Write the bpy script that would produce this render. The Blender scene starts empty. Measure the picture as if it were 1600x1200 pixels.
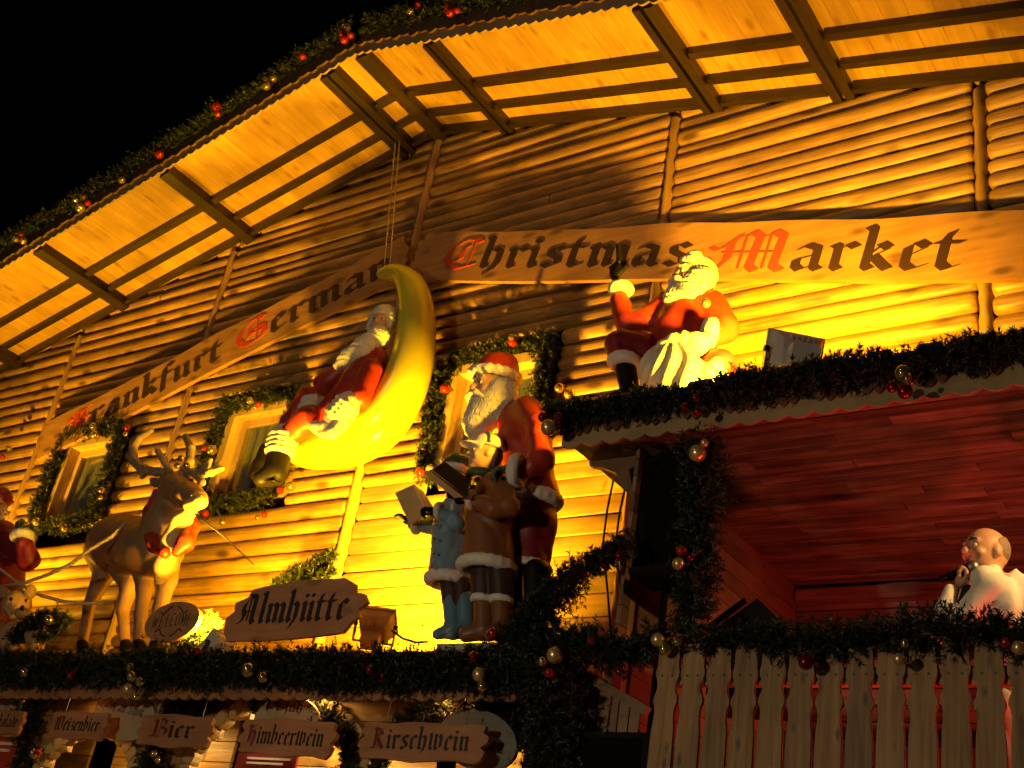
import bpy, bmesh, math, random
import numpy as np
from mathutils import Vector, Matrix
R_ = math.radians
random.seed(7); rng = np.random.default_rng(7)
scn = bpy.context.scene
col = scn.collection

# ---------------------------------------------------------------- camera, sky, light, exposure
CAM = np.array([0.0, -7.0, 1.6]); FPX = 1837.0
def cam_axes(yaw, pit, rol):
    fw = np.array([math.sin(yaw)*math.cos(pit), math.cos(yaw)*math.cos(pit), math.sin(pit)])
    r = np.array([math.cos(yaw), -math.sin(yaw), 0.0]); d = np.cross(fw, r)
    r2 = math.cos(rol)*r + math.sin(rol)*d; d2 = -math.sin(rol)*r + math.cos(rol)*d
    return np.stack([r2, d2, fw], 1)
CR = cam_axes(R_(-38.89), R_(27.47), R_(-10.30))
cd = bpy.data.cameras.new('camera'); cam = bpy.data.objects.new('camera', cd); col.objects.link(cam)
cd.sensor_width = 36; cd.lens = 36*FPX/1600; cd.clip_start = .05; cd.clip_end = 800
M4 = Matrix.Identity(4)
for i in range(3):
    M4[i][0] = CR[i,0]; M4[i][1] = -CR[i,1]; M4[i][2] = -CR[i,2]; M4[i][3] = CAM[i]
cam.matrix_world = M4
scn.camera = cam

wd = bpy.data.worlds.new('World'); scn.world = wd; wd.use_nodes = True
wn = wd.node_tree.nodes; wl = wd.node_tree.links
sky = wn.new('ShaderNodeTexSky'); sky.sky_type = 'NISHITA'; sky.sun_disc = False
SUN_EL, SUN_AZ = R_(24), R_(200)        # glow of the street lamps over the square, behind the viewer
sky.sun_elevation = SUN_EL; sky.sun_rotation = SUN_AZ
wl.new(sky.outputs[0], wn['Background'].inputs[0]); wn['Background'].inputs[1].default_value = .00022
sd = bpy.data.lights.new('sun', 'SUN'); sun = bpy.data.objects.new('sun', sd); col.objects.link(sun)
sd.energy = .06; sd.angle = R_(3); sd.color = (1, .84, .62)
sdir = Vector((math.sin(SUN_AZ)*math.cos(SUN_EL), math.cos(SUN_AZ)*math.cos(SUN_EL), math.sin(SUN_EL)))
sun.rotation_euler = sdir.to_track_quat('Z', 'Y').to_euler()
scn.view_settings.view_transform = 'Standard'; scn.view_settings.look = 'None'
scn.view_settings.exposure = 0; scn.view_settings.gamma = 1; scn.view_settings.use_curve_mapping = False
scn.render.engine = 'CYCLES'
scn.cycles.use_denoising = True; scn.cycles.use_adaptive_sampling = True; scn.cycles.adaptive_threshold = .03
scn.cycles.max_bounces = 4; scn.cycles.diffuse_bounces = 2; scn.cycles.glossy_bounces = 2
scn.cycles.sample_clamp_indirect = 4; scn.cycles.caustics_reflective = False; scn.cycles.caustics_refractive = False
AMBER = (1.0, .495, .010)

# ---------------------------------------------------------------- helpers
def A(*v): return np.array(v, float)
def nrm(v): v = np.asarray(v, float); return v/np.linalg.norm(v)
def at(px, py, Y):                     # a photo pixel (1600x1200) carried to the vertical plane y = Y
    r = CR @ np.array([px-800, py-600, FPX]); t = (Y-CAM[1])/r[1]
    return CAM + r*t
def dep(P): return float(CR[:,2] @ (np.asarray(P)-CAM))
def J(px, py, Y, rp): P = at(px, py, Y); return (P, rp*dep(P)/FPX)

def tag(o, label=None, cat=None, group=None, kind=None):
    if label: o['label'] = label
    if cat: o['category'] = cat
    if group: o['group'] = group
    if kind: o['kind'] = kind
    return o
def link(o, parent=None):
    col.objects.link(o)
    if parent is not None: o.parent = parent
    return o
def empty(name, loc, label, cat, group=None):
    o = bpy.data.objects.new(name, None); o.empty_display_size = .1
    o.location = loc; link(o); return tag(o, label, cat, group)
def offs(parent):
    v = Vector((0,0,0)); p = parent
    while p is not None: v = v + p.location; p = p.parent
    return np.array(v)
def mesh_obj(name, V, F, mat, parent=None, smooth=False, mats=None, mi=None):
    """V in world coordinates; origin moves to the piece's centre so that object-space grain follows it"""
    V = np.asarray(V, float); c = V.mean(0) if len(V) else A(0,0,0)
    me = bpy.data.meshes.new(name); me.from_pydata((V-c).tolist(), [], [tuple(f) for f in F])
    for m in (mats or [mat]): me.materials.append(MT[m] if isinstance(m, str) else m)
    if mi is not None: me.polygons.foreach_set('material_index', mi)
    if smooth: me.polygons.foreach_set('use_smooth', [True]*len(me.polygons))
    me.update()
    o = bpy.data.objects.new(name, me); link(o, parent); o.location = Vector(c - offs(parent))
    return o
def np_mesh(name, V, T, mat, parent=None, smooth=False):
    """fast triangle soup"""
    V = np.asarray(V, np.float32); T = np.asarray(T, np.int32); c = V.mean(0)
    me = bpy.data.meshes.new(name); me.vertices.add(len(V)); me.vertices.foreach_set('co', (V-c).ravel())
    n = len(T); k = T.shape[1]
    me.loops.add(n*k); me.loops.foreach_set('vertex_index', T.ravel())
    me.polygons.add(n); me.polygons.foreach_set('loop_start', np.arange(0, n*k, k, dtype=np.int32))
    try: me.polygons.foreach_set('loop_total', np.full(n, k, np.int32))
    except Exception: pass
    me.materials.append(MT[mat]); me.update(calc_edges=True); me.validate()
    if smooth: me.polygons.foreach_set('use_smooth', np.ones(n, bool))
    o = bpy.data.objects.new(name, me); link(o, parent); o.location = Vector([float(x) for x in c - offs(parent)])
    return o
def inst(o, name, parent, loc):
    c = bpy.data.objects.new(name, o.data); link(c, parent); c.location = loc; return c

class MB:
    def __init__(s): s.V = []; s.F = []; s.M = []
    def add(s, V, F, m=0):
        b = len(s.V); s.V += [tuple(map(float, v)) for v in V]; s.F += [tuple(i+b for i in f) for f in F]; s.M += [m]*len(F); return s
    def box(s, c, hx, ux=(1,0,0), uy=(0,1,0), uz=(0,0,1), m=0):
        c = A(*c); ux, uy, uz = (np.asarray(u, float)*h for u, h in zip((ux,uy,uz), hx))
        V = [c+a*ux+b*uy+d*uz for a in (-1,1) for b in (-1,1) for d in (-1,1)]
        return s.add(V, [(0,1,3,2),(4,6,7,5),(0,4,5,1),(2,3,7,6),(0,2,6,4),(1,5,7,3)], m)
    def bar(s, a, b, w, h, up=(0,0,1), m=0):
        a, b = np.asarray(a, float), np.asarray(b, float); d = b-a; L = np.linalg.norm(d); d = d/L
        x = nrm(np.cross(d, up)); u = np.cross(x, d)
        return s.box((a+b)/2, (w/2, L/2, h/2), x, d, u, m)
    def tube(s, pts, r, n=8, m=0, caps=True):
        P = [np.asarray(p, float) for p in pts]; rr = r if hasattr(r, '__len__') else [r]*len(P); V = []; F = []
        for i, p in enumerate(P):
            d = nrm(P[min(i+1,len(P)-1)] - P[max(i-1,0)])
            x = np.cross(d, (0,0,1.)); x = nrm(x) if np.linalg.norm(x) > 1e-3 else A(1,0,0); y = np.cross(d, x)
            V += [p + rr[i]*(math.cos(2*math.pi*k/n)*x + math.sin(2*math.pi*k/n)*y) for k in range(n)]
        for i in range(len(P)-1):
            for k in range(n): F.append((i*n+k, i*n+(k+1)%n, (i+1)*n+(k+1)%n, (i+1)*n+k))
        if caps: F.append(tuple(range(n))[::-1]); F.append(tuple((len(P)-1)*n+k for k in range(n)))
        return s.add(V, F, m)
    def poly(s, pts, o, ux, uy, t, m=0):
        """outline in the plane (ux, uy) at o, extruded by t along ux x uy"""
        o = np.asarray(o, float); ux = np.asarray(ux, float); uy = np.asarray(uy, float); n = np.cross(ux, uy)
        ar = sum(pts[i][0]*pts[(i+1)%len(pts)][1] - pts[(i+1)%len(pts)][0]*pts[i][1] for i in range(len(pts)))
        if ar < 0: pts = pts[::-1]
        k = len(pts); V = [o+ux*x+uy*y for x, y in pts]; V = V + [v+n*t for v in V]
        F = [tuple(range(k))[::-1], tuple(range(k, 2*k))] + [(i, (i+1)%k, (i+1)%k+k, i+k) for i in range(k)]
        return s.add(V, F, m)
    def build(s, name, mat, parent=None, smooth=False, mats=None):
        return mesh_obj(name, s.V, s.F, mat, parent, smooth, mats, s.M if mats else None)

# ---------------------------------------------------------------- materials
MT = {}
def newmat(name):
    m = bpy.data.materials.new(name); m.use_nodes = True; MT[name] = m
    return m, m.node_tree.nodes, m.node_tree.links, m.node_tree.nodes['Principled BSDF']
def plain(name, c, rough=.5, metal=0, noise=.15, scale=9, bump=0, spec=None, coat=0):
    m, n, l, b = newmat(name); b.inputs['Roughness'].default_value = rough; b.inputs['Metallic'].default_value = metal
    if spec is not None: b.inputs['Specular IOR Level'].default_value = spec
    if coat: b.inputs['Coat Weight'].default_value = coat; b.inputs['Coat Roughness'].default_value = .15
    tc = n.new('ShaderNodeTexCoord'); nz = n.new('ShaderNodeTexNoise'); nz.inputs['Scale'].default_value = scale; nz.inputs['Detail'].default_value = 6
    l.new(tc.outputs['Object'], nz.inputs['Vector'])
    mx = n.new('ShaderNodeMix'); mx.data_type = 'RGBA'; l.new(nz.outputs['Fac'], mx.inputs['Factor'])
    mx.inputs[6].default_value = (*[x*(1-noise) for x in c], 1); mx.inputs[7].default_value = (*[min(1, x*(1+noise)) for x in c], 1)
    l.new(mx.outputs[2], b.inputs['Base Color'])
    if bump:
        bp = n.new('ShaderNodeBump'); bp.inputs['Strength'].default_value = bump; bp.inputs['Distance'].default_value = .01
        l.new(nz.outputs['Fac'], bp.inputs['Height']); l.new(bp.outputs[0], b.inputs['Normal'])
    return m
def wood(name, c0, c1, ax=0, rough=.5, knots=.5, streak=22, var=.25, bump=.25, kscale=2.2, dirt=.35, ck=None):
    """grain runs along object axis ax"""
    m, n, l, b = newmat(name); b.inputs['Roughness'].default_value = rough
    tc = n.new('ShaderNodeTexCoord'); oi = n.new('ShaderNodeObjectInfo')
    ad = n.new('ShaderNodeVectorMath'); ad.operation = 'ADD'; sc = n.new('ShaderNodeVectorMath'); sc.operation = 'SCALE'
    cb = n.new('ShaderNodeCombineXYZ')
    for i in range(3): l.new(oi.outputs['Random'], cb.inputs[i])
    l.new(cb.outputs[0], sc.inputs[0]); sc.inputs['Scale'].default_value = 37
    l.new(tc.outputs['Object'], ad.inputs[0]); l.new(sc.outputs[0], ad.inputs[1])
    mp = n.new('ShaderNodeMapping'); s = [streak]*3; s[ax] = streak*.06; mp.inputs['Scale'].default_value = s
    l.new(ad.outputs[0], mp.inputs['Vector'])
    n1 = n.new('ShaderNodeTexNoise'); n1.inputs['Scale'].default_value = 1; n1.inputs['Detail'].default_value = 7; n1.inputs['Distortion'].default_value = .6
    l.new(mp.outputs[0], n1.inputs['Vector'])
    cr = n.new('ShaderNodeValToRGB'); cr.color_ramp.elements[0].position = .3; cr.color_ramp.elements[1].position = .72
    cr.color_ramp.elements[0].color = (*c0, 1); cr.color_ramp.elements[1].color = (*c1, 1); l.new(n1.outputs['Fac'], cr.inputs[0])
    # knots
    mp2 = n.new('ShaderNodeMapping'); s = [kscale*2.4]*3; s[ax] = kscale; mp2.inputs['Scale'].default_value = s; l.new(ad.outputs[0], mp2.inputs['Vector'])
    vo = n.new('ShaderNodeTexVoronoi'); vo.inputs['Scale'].default_value = 1; l.new(mp2.outputs[0], vo.inputs['Vector'])
    kr = n.new('ShaderNodeValToRGB'); kr.color_ramp.elements[0].position = .10; kr.color_ramp.elements[1].position = .25
    kr.color_ramp.elements[0].color = (knots,)*3+(1,); kr.color_ramp.elements[1].color = (0,0,0,1); l.new(vo.outputs['Distance'], kr.inputs[0])
    m1 = n.new('ShaderNodeMix'); m1.data_type = 'RGBA'; l.new(kr.outputs[0], m1.inputs['Factor']); l.new(cr.outputs[0], m1.inputs[6])
    m1.inputs[7].default_value = (*(ck or [x*.3 for x in c0]), 1)
    # stains
    n2 = n.new('ShaderNodeTexNoise'); n2.inputs['Scale'].default_value = 2.3; n2.inputs['Detail'].default_value = 4; l.new(ad.outputs[0], n2.inputs['Vector'])
    mr = n.new('ShaderNodeMapRange'); mr.inputs[1].default_value = .35; mr.inputs[2].default_value = .75; mr.inputs[3].default_value = 1; mr.inputs[4].default_value = 1-dirt; l.new(n2.outputs['Fac'], mr.inputs[0])
    vr = n.new('ShaderNodeMapRange'); vr.inputs[3].default_value = 1-var; vr.inputs[4].default_value = 1+var*.6; l.new(oi.outputs['Random'], vr.inputs[0])
    mu = n.new('ShaderNodeMath'); mu.operation = 'MULTIPLY'; l.new(mr.outputs[0], mu.inputs[0]); l.new(vr.outputs[0], mu.inputs[1])
    sv = n.new('ShaderNodeVectorMath'); sv.operation = 'SCALE'; l.new(m1.outputs[2], sv.inputs[0]); l.new(mu.outputs[0], sv.inputs['Scale'])
    l.new(sv.outputs[0], b.inputs['Base Color'])
    if bump:
        bp = n.new('ShaderNodeBump'); bp.inputs['Strength'].default_value = bump; bp.inputs['Distance'].default_value = .006
        l.new(n1.outputs['Fac'], bp.inputs['Height']); l.new(bp.outputs[0], b.inputs['Normal'])
    return m
def glow(name, c, e):
    m, n, l, b = newmat(name); b.inputs['Base Color'].default_value = (*c, 1)
    b.inputs['Emission Color'].default_value = (*c, 1); b.inputs['Emission Strength'].default_value = e; return m

wood('log_wood', (.33,.17,.045), (.62,.37,.10), 0, .45, .9, 38, .34, .7, 2.0, .5)
wood('plank_wood', (.30,.17,.07), (.50,.30,.13), 0, .55, .5, 26, .25, .3, 1.6)
wood('post_wood', (.36,.20,.075), (.56,.34,.14), 2, .5, .5, 20, .15, .3, 1.6)
wood('soffit_wood', (.46,.26,.055), (.60,.365,.085), 1, .5, .65, 22, .12, .12, 2.6, .3, ck=(.26,.12,.03))
wood('dark_beam', (.022,.012,.008), (.042,.023,.015), 1, .42, .3, 24, .2, .3)
wood('dark_purlin', (.022,.012,.008), (.042,.023,.015), 0, .42, .3, 24, .2, .3)
wood('brown_trim', (.085,.036,.017), (.14,.062,.027), 0, .5, .3, 22, .2, .2)
wood('pale_trim', (.33,.22,.10), (.44,.30,.14), 0, .55, .3, 18, .1, .2)
wood('sign_wood', (.34,.165,.052), (.50,.27,.09), 0, .45, .75, 16, .08, .2, 2.4)
wood('brown_sign', (.44,.19,.085), (.58,.27,.12), 0, .55, .4, 26, .12, .25, 2.6)
wood('casing_wood', (.50,.33,.13), (.66,.45,.19), 2, .42, .3, 20, .1, .15)
wood('fence_wood', (.20,.10,.034), (.42,.245,.095), 2, .6, .9, 34, .22, .6, 6, .35, ck=(.10,.065,.035))
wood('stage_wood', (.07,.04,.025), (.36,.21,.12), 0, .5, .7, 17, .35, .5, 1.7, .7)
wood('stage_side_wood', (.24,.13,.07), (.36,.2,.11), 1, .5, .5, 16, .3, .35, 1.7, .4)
wood('bark', (.07,.045,.03), (.12,.08,.05), 2, .8)
plain('block_wood', (.52,.38,.16), .5, noise=.3, scale=14, bump=.3)
plain('letter_brown', (.030,.012,.008), .6, noise=.2)
plain('letter_red', (.50,.055,.022), .32, noise=.12)
plain('letter_dull_red', (.16,.022,.022), .5, noise=.3)
plain('letter_black', (.022,.017,.015), .55, noise=.3)
plain('letter_grey', (.16,.12,.075), .6, noise=.2)
plain('letter_white', (.75,.72,.62), .5)
plain('red_paint', (.40,.034,.018), .42, noise=.30, scale=11, bump=.22)
plain('dark_red_paint', (.22,.014,.022), .46, noise=.3, scale=11, bump=.22)
plain('white_paint', (.74,.72,.67), .5, noise=.09, scale=14, bump=.3)
plain('beard_paint', (.70,.68,.62), .5, noise=.16, scale=22, bump=.5)
plain('skin_paint', (.62,.36,.22), .4, noise=.08)
plain('skin', (.50,.26,.15), .5, noise=.08, scale=20)
plain('black_paint', (.007,.006,.006), .5, noise=.3, spec=.15)
plain('black_cloth', (.012,.011,.011), .8, noise=.2)
plain('green_paint', (.055,.10,.035), .4, noise=.2)
plain('brown_paint', (.24,.085,.03), .5, noise=.3, scale=11, bump=.22)
plain('trouser_paint', (.045,.02,.016), .5)
plain('blue_paint', (.17,.29,.40), .5, noise=.22, scale=11, bump=.2)
plain('boot_blue', (.10,.22,.31), .42, noise=.15)
plain('boot_brown', (.19,.075,.032), .42, noise=.18)
plain('moon_paint', (.66,.60,.045), .24, noise=.22, scale=5, coat=.4)
plain('sack_paint', (.70,.64,.48), .45, noise=.12, scale=8)
plain('deer_paint', (.31,.175,.075), .5, noise=.35, scale=9, bump=.3)
plain('deer_pale', (.55,.40,.23), .45, noise=.15, scale=6)
plain('antler_paint', (.34,.25,.16), .45, noise=.25, scale=12)
plain('dark_eye', (.01,.008,.007), .08)
plain('eye_white', (.7,.68,.64), .25)
plain('page_paint', (.55,.42,.22), .5, noise=.15)
plain('teddy_fur', (.42,.25,.10), .8, noise=.3, scale=30, bump=.6)
plain('gold', (.80,.60,.27), .09, .9, noise=.05)
plain('gold_matt', (.70,.50,.22), .28, .65, noise=.05)
plain('red_bauble', (.50,.035,.022), .14, .6, noise=.06)
plain('dark_red_bauble', (.22,.010,.014), .16, .6, noise=.06)
plain('bauble_cap', (.6,.5,.3), .3, 1)
plain('grey_metal', (.50,.48,.46), .45, noise=.1, scale=18)
plain('steel', (.22,.21,.20), .45, 1)
plain('black_plastic', (.005,.005,.005), .7, noise=.15, spec=.12)
plain('speaker_grille', (.004,.004,.004), .8, spec=.05, noise=.4, scale=90)
plain('rope', (.50,.38,.22), .75, noise=.3, scale=60, bump=.5)
plain('chain_metal', (.62,.52,.30), .3, .8)
plain('white_jacket', (.74,.69,.60), .7, noise=.06, scale=10)
plain('oval_pale', (.42,.36,.22), .55, noise=.12)
plain('oval_grey', (.16,.17,.14), .55, noise=.2)
plain('poster_red', (.50,.05,.025), .4, noise=.12)
plain('poster_dark_red', (.20,.015,.025), .4, noise=.2)
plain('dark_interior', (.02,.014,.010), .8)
plain('curtain', (.40,.36,.30), .8, noise=.2, scale=20)
plain('paving', (.10,.092,.082), .7, noise=.35, scale=3, bump=.4)
plain('roofing', (.05,.035,.028), .8, noise=.3)
plain('base_plate', (.45,.42,.37), .5)
# needles: green, a little translucent sheen, uneven
m, n, l, b = newmat('needles'); b.inputs['Roughness'].default_value = .5
tc = n.new('ShaderNodeTexCoord'); nz = n.new('ShaderNodeTexNoise'); nz.inputs['Scale'].default_value = 17; nz.inputs['Detail'].default_value = 3
l.new(tc.outputs['Object'], nz.inputs['Vector']); cr = n.new('ShaderNodeValToRGB')
cr.color_ramp.elements[0].position = .3; cr.color_ramp.elements[0].color = (.004,.009,.005,1)
cr.color_ramp.elements[1].position = .7; cr.color_ramp.elements[1].color = (.026,.036,.013,1)
l.new(nz.outputs['Fac'], cr.inputs[0]); l.new(cr.outputs[0], b.inputs['Base Color'])
# window glass: clear sheet with a surface reflection
m, n, l, b = newmat('pane_glass'); n.remove(b)
tr = n.new('ShaderNodeBsdfTransparent'); tr.inputs[0].default_value = (.86,.90,.88,1); gl = n.new('ShaderNodeBsdfGlossy'); gl.inputs['Roughness'].default_value = .06
lw = n.new('ShaderNodeLayerWeight'); fn = n.new('ShaderNodeMapRange'); fn.inputs[1].default_value = .2; fn.inputs[3].default_value = .05; fn.inputs[4].default_value = .45; l.new(lw.outputs['Facing'], fn.inputs[0]); mx = n.new('ShaderNodeMixShader')
l.new(fn.outputs[0], mx.inputs[0]); l.new(tr.outputs[0], mx.inputs[1]); l.new(gl.outputs[0], mx.inputs[2]); l.new(mx.outputs[0], n['Material Output'].inputs[0])
glow('flood_glass', (1,.62,.14), 14); glow('lamp_white', (.86,.93,1), 9); glow('red_led', (1,.03,.05), 8); glow('spot_glass', (1,.6,.2), 8)
plain('short_hair', (.20,.12,.075), .7, noise=.4, scale=60, bump=.5)
plain('screw_head', (.05,.04,.035), .5)
# ---------------------------------------------------------------- smooth modelling: blended solids turned into one surface
def Cn(a, b, k=None): return ('c', a[0], a[1], b[0], b[1], k)
def Sm(js, n_=5, k=.05):                          # smooth run through joints (x, y, Y, r)
    Q = [np.r_[J(*j)[0], J(*j)[1]] for j in js]; Q = [2*Q[0]-Q[1]]+Q+[2*Q[-1]-Q[-2]]; out = []
    for i in range(1, len(Q)-2):
        for t in np.arange(0, 1, 1/n_):
            a, b_, c, d = Q[i-1:i+3]; out.append(.5*(2*b_+(c-a)*t+(2*a-5*b_+4*c-d)*t*t+(3*b_-a-3*c+d)*t**3))
    out.append(Q[-2]); return [Cn((p[:3], p[3]), (q[:3], q[3]), k) for p, q in zip(out[:-1], out[1:])]
def Ch(*js, k=None): return [Cn(js[i], js[i+1], k) for i in range(len(js)-1)]
def El(c, r, F=None, k=None): return ('e', np.asarray(c, float), A(*(r if hasattr(r, '__len__') else (r,)*3)), F, k)
def Bx(c, h, F=None, rd=.01, k=None): return ('b', np.asarray(c, float), A(*h), F, rd, k)
def Sub(p): return ('-', p)
def sd_prim(p, X):
    if p[0] == 'c':
        _, a, ra, b_, rb, _k = p; ab = b_-a; L = ab@ab
        t = np.clip(((X-a)@ab)/max(L, 1e-9), 0, 1); return np.linalg.norm(X-a-t[..., None]*ab, axis=-1) - (ra+(rb-ra)*t)
    if p[0] == 'e':
        q = X-p[1]
        if p[3] is not None: q = q @ p[3].T
        k0 = np.linalg.norm(q/p[2], axis=-1); k1 = np.linalg.norm(q/p[2]**2, axis=-1)+1e-9; return k0*(k0-1)/k1
    q = X-p[1]
    if p[3] is not None: q = q @ p[3].T
    q = np.abs(q)-p[2]+p[4]
    return np.linalg.norm(np.maximum(q, 0), axis=-1)+np.minimum(q.max(-1), 0)-p[4]
def bounds(p):
    if p[0] == '-': return None
    if p[0] == 'c': return np.minimum(p[1]-p[2], p[3]-p[4]), np.maximum(p[1]+p[2], p[3]+p[4])
    r = p[2].max() if p[0] == 'e' else np.linalg.norm(p[2])
    return p[1]-r, p[1]+r
def sdf(name, prims, mat, parent, h=.014, k=.03, disp=None):
    flat = []
    for p in prims: flat += p if isinstance(p, list) else [p]
    bs = [bounds(p) for p in flat if p[0] != '-']
    lo = np.min([b_[0] for b_ in bs], 0)-.04; hi = np.max([b_[1] for b_ in bs], 0)+.04
    nn = np.ceil((hi-lo)/h).astype(int)+1
    ax = [lo[i]+h*np.arange(nn[i]) for i in range(3)]
    X = np.stack(np.meshgrid(*ax, indexing='ij'), -1).astype(np.float64)
    D = np.full(X.shape[:3], 1.0)
    for p in flat:                               # each solid only touches the cells around it
        neg = p[0] == '-'; q = p[1] if neg else p; kk = .012 if neg else (q[-1] if q[-1] is not None else k)
        b0, b1 = bounds(q); mg = max(kk, .03)+2*h
        i0 = np.clip(np.floor((b0-mg-lo)/h).astype(int), 0, nn-1); i1 = np.clip(np.ceil((b1+mg-lo)/h).astype(int)+1, 1, nn)
        if (i1 <= i0).any(): continue
        sl_ = tuple(slice(a, b_) for a, b_ in zip(i0, i1)); d = sd_prim(q, X[sl_]); E_ = D[sl_]
        if neg: hh = np.clip(.5-.5*(E_+d)/kk, 0, 1); D[sl_] = E_*(1-hh)-d*hh+kk*hh*(1-hh)
        else: hh = np.clip(.5+.5*(E_-d)/kk, 0, 1); D[sl_] = E_*(1-hh)+d*hh-kk*hh*(1-hh)
    if disp is not None: D = D + disp(X)
    s = D < 0
    nx, ny, nz = (i-1 for i in D.shape)
    acc = np.zeros((nx, ny, nz, 3)); cnt = np.zeros((nx, ny, nz))
    def cor(a): return (slice(a[0], a[0]+nx), slice(a[1], a[1]+ny), slice(a[2], a[2]+nz))
    for axis in range(3):
        o1, o2 = [i for i in range(3) if i != axis]
        for u in (0,1):
            for v in (0,1):
                a = [0,0,0]; a[o1] = u; a[o2] = v; e = list(a); e[axis] = 1
                d0 = D[cor(a)]; d1 = D[cor(e)]; m_ = (d0 < 0) != (d1 < 0)
                t = np.where(m_, d0/np.where(m_, d0-d1, 1), 0)
                acc[..., o1] += m_*u; acc[..., o2] += m_*v; acc[..., axis] += m_*t; cnt += m_
    idx = -np.ones((nx, ny, nz), int); mk = cnt > 0; idx[mk] = np.arange(mk.sum())
    ijk = np.argwhere(mk); V = lo + h*(ijk + acc[mk]/cnt[mk][:, None])
    Q = []
    for axis in range(3):
        o1, o2 = [(1,2),(2,0),(0,1)][axis]
        sh = [slice(1, -1)]*3; sh[axis] = slice(0, -1)
        s0 = s[tuple(sh)]; sh2 = list(sh); sh2[axis] = slice(1, None); s1 = s[tuple(sh2)]
        c = np.argwhere(s0 != s1)
        if not len(c): continue
        base = c.copy(); base[:, o1] += 1; base[:, o2] += 1
        ins = s0[tuple(c.T)]
        def g(du, dv): q = base.copy(); q[:, o1] += du; q[:, o2] += dv; return idx[tuple(q.T)]
        q = np.stack([g(-1,-1), g(0,-1), g(0,0), g(-1,0)], 1)
        q[~ins] = q[~ins][:, ::-1]; Q.append(q)
    Q = np.concatenate(Q); Q = Q[(Q >= 0).all(1)]
    return np_mesh(name, V, Q, mat, parent, True)
def thin(chains, f=.55):
    out = []
    for c in chains: out.append([('c', p[1], p[2]*f, p[3], p[4]*f, p[5]) for p in c])
    return out
def curls(amp, f=60., f2=30.):
    def fn(X):
        w = 1.6*np.sin(f2*X[...,2]+9*X[...,0])+1.2*np.sin(f2*.7*X[...,1]+3)
        v = np.sin(f*(X[...,0]+.8*X[...,1])+w)+.35*np.sin(2.3*f*(.6*X[...,0]-X[...,1])+2*w); v = np.clip(v, -1, 1); return amp*(1.25*(.5-np.abs(v)**.6)+.5*np.sin(f*.55*X[...,2]+w*1.4))
    return fn
def folds(amp, f=22., seed=0.):
    def fn(X):
        w = 1.3*np.sin(5*X[...,2]+seed)+np.sin(7*X[...,0]+seed*2)
        v = np.sin(f*(.7*X[...,0]+.5*X[...,1]+.35*X[...,2])+w+.8*np.sin(13*X[...,2]-9*X[...,1])); u = np.sin(f*.6*(.4*X[...,0]-.8*X[...,2]+.3*X[...,1])+1.7*w)
        return amp*(1.3*np.maximum(0, v)**3-.35+.9*np.maximum(0, u)**3)*np.clip(.65+.6*np.sin(6*X[...,2]+4*X[...,0]+seed), .1, 1.2)
    return fn
def fur(amp): 
    def fn(X): return amp*np.sin(95*X[...,0]+2*np.sin(50*X[...,2]))*np.sin(88*X[...,2]+60*X[...,1])
    return fn
class Fr:                                        # frame: x = figure's right, y = forward, z = up
    def __init__(s, o, fwd, up=(0,0,1), s_=1.):
        s.o = np.asarray(o, float); s.y = nrm(fwd); s.x = nrm(np.cross(s.y, up)); s.z = np.cross(s.x, s.y); s.s = s_
        s.R = np.stack([s.x, s.y, s.z])
    def P(s, x, y, z): return s.o + s.s*(x*s.x+y*s.y+z*s.z)
    def J(s, x, y, z, r): return (s.P(x,y,z), r*s.s)
    def E(s, c, r, k=None): return El(s.P(*c), [q*s.s for q in r], s.R, k)
def ball(name, P, r, mat, parent, n=10):
    mb = MB(); V = []; F = []
    for i in range(n//2+1):
        t = math.pi*i/(n//2)
        for j in range(n): V.append(P + r*A(math.sin(t)*math.cos(2*math.pi*j/n), math.sin(t)*math.sin(2*math.pi*j/n), math.cos(t)))
    for i in range(n//2):
        for j in range(n): F.append((i*n+j, (i+1)*n+j, (i+1)*n+(j+1)%n, i*n+(j+1)%n))
    return mb.add(V, F).build(name, mat, parent, True)
def head_prims(F, neck=True):
    p = [F.E((0,-.02,.06),(.37,.46,.46)), F.E((0,.10,-.22),(.27,.33,.27), .1*F.s),
         Cn(F.J(0,.40,.10,.045), F.J(0,.51,-.07,.075), .04*F.s), Cn(F.J(-.2,.38,.15,.05), F.J(.2,.38,.15,.05), .06*F.s),
         F.E((.19,.31,-.10),(.11,.11,.1), .06*F.s), F.E((-.19,.31,-.10),(.11,.11,.1), .06*F.s),
         Cn(F.J(-.09,.395,-.25,.04), F.J(.09,.395,-.25,.04), .03*F.s), F.E((0,.34,-.4),(.1,.1,.08), .05*F.s),
         F.E((.38,0,-.02),(.05,.1,.14), .03*F.s), F.E((-.38,0,-.02),(.05,.1,.14), .03*F.s),
         Sub(F.E((.155,.47,.055),(.085,.07,.055))), Sub(F.E((-.155,.47,.055),(.085,.07,.055)))]
    if neck: p.insert(10, Cn(F.J(0,-.06,-.35,.2), F.J(0,-.12,-.75,.21), .08*F.s))
    return p
def eyes(F, parent):
    for sx in (-1, 1):
        e = ball('eye', F.P(sx*.155,.372,.055), .054*F.s, 'eye_white', parent, 10)
        ball('pupil', F.P(sx*.150,.402,.052), .034*F.s, 'dark_eye', e, 8)
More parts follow.
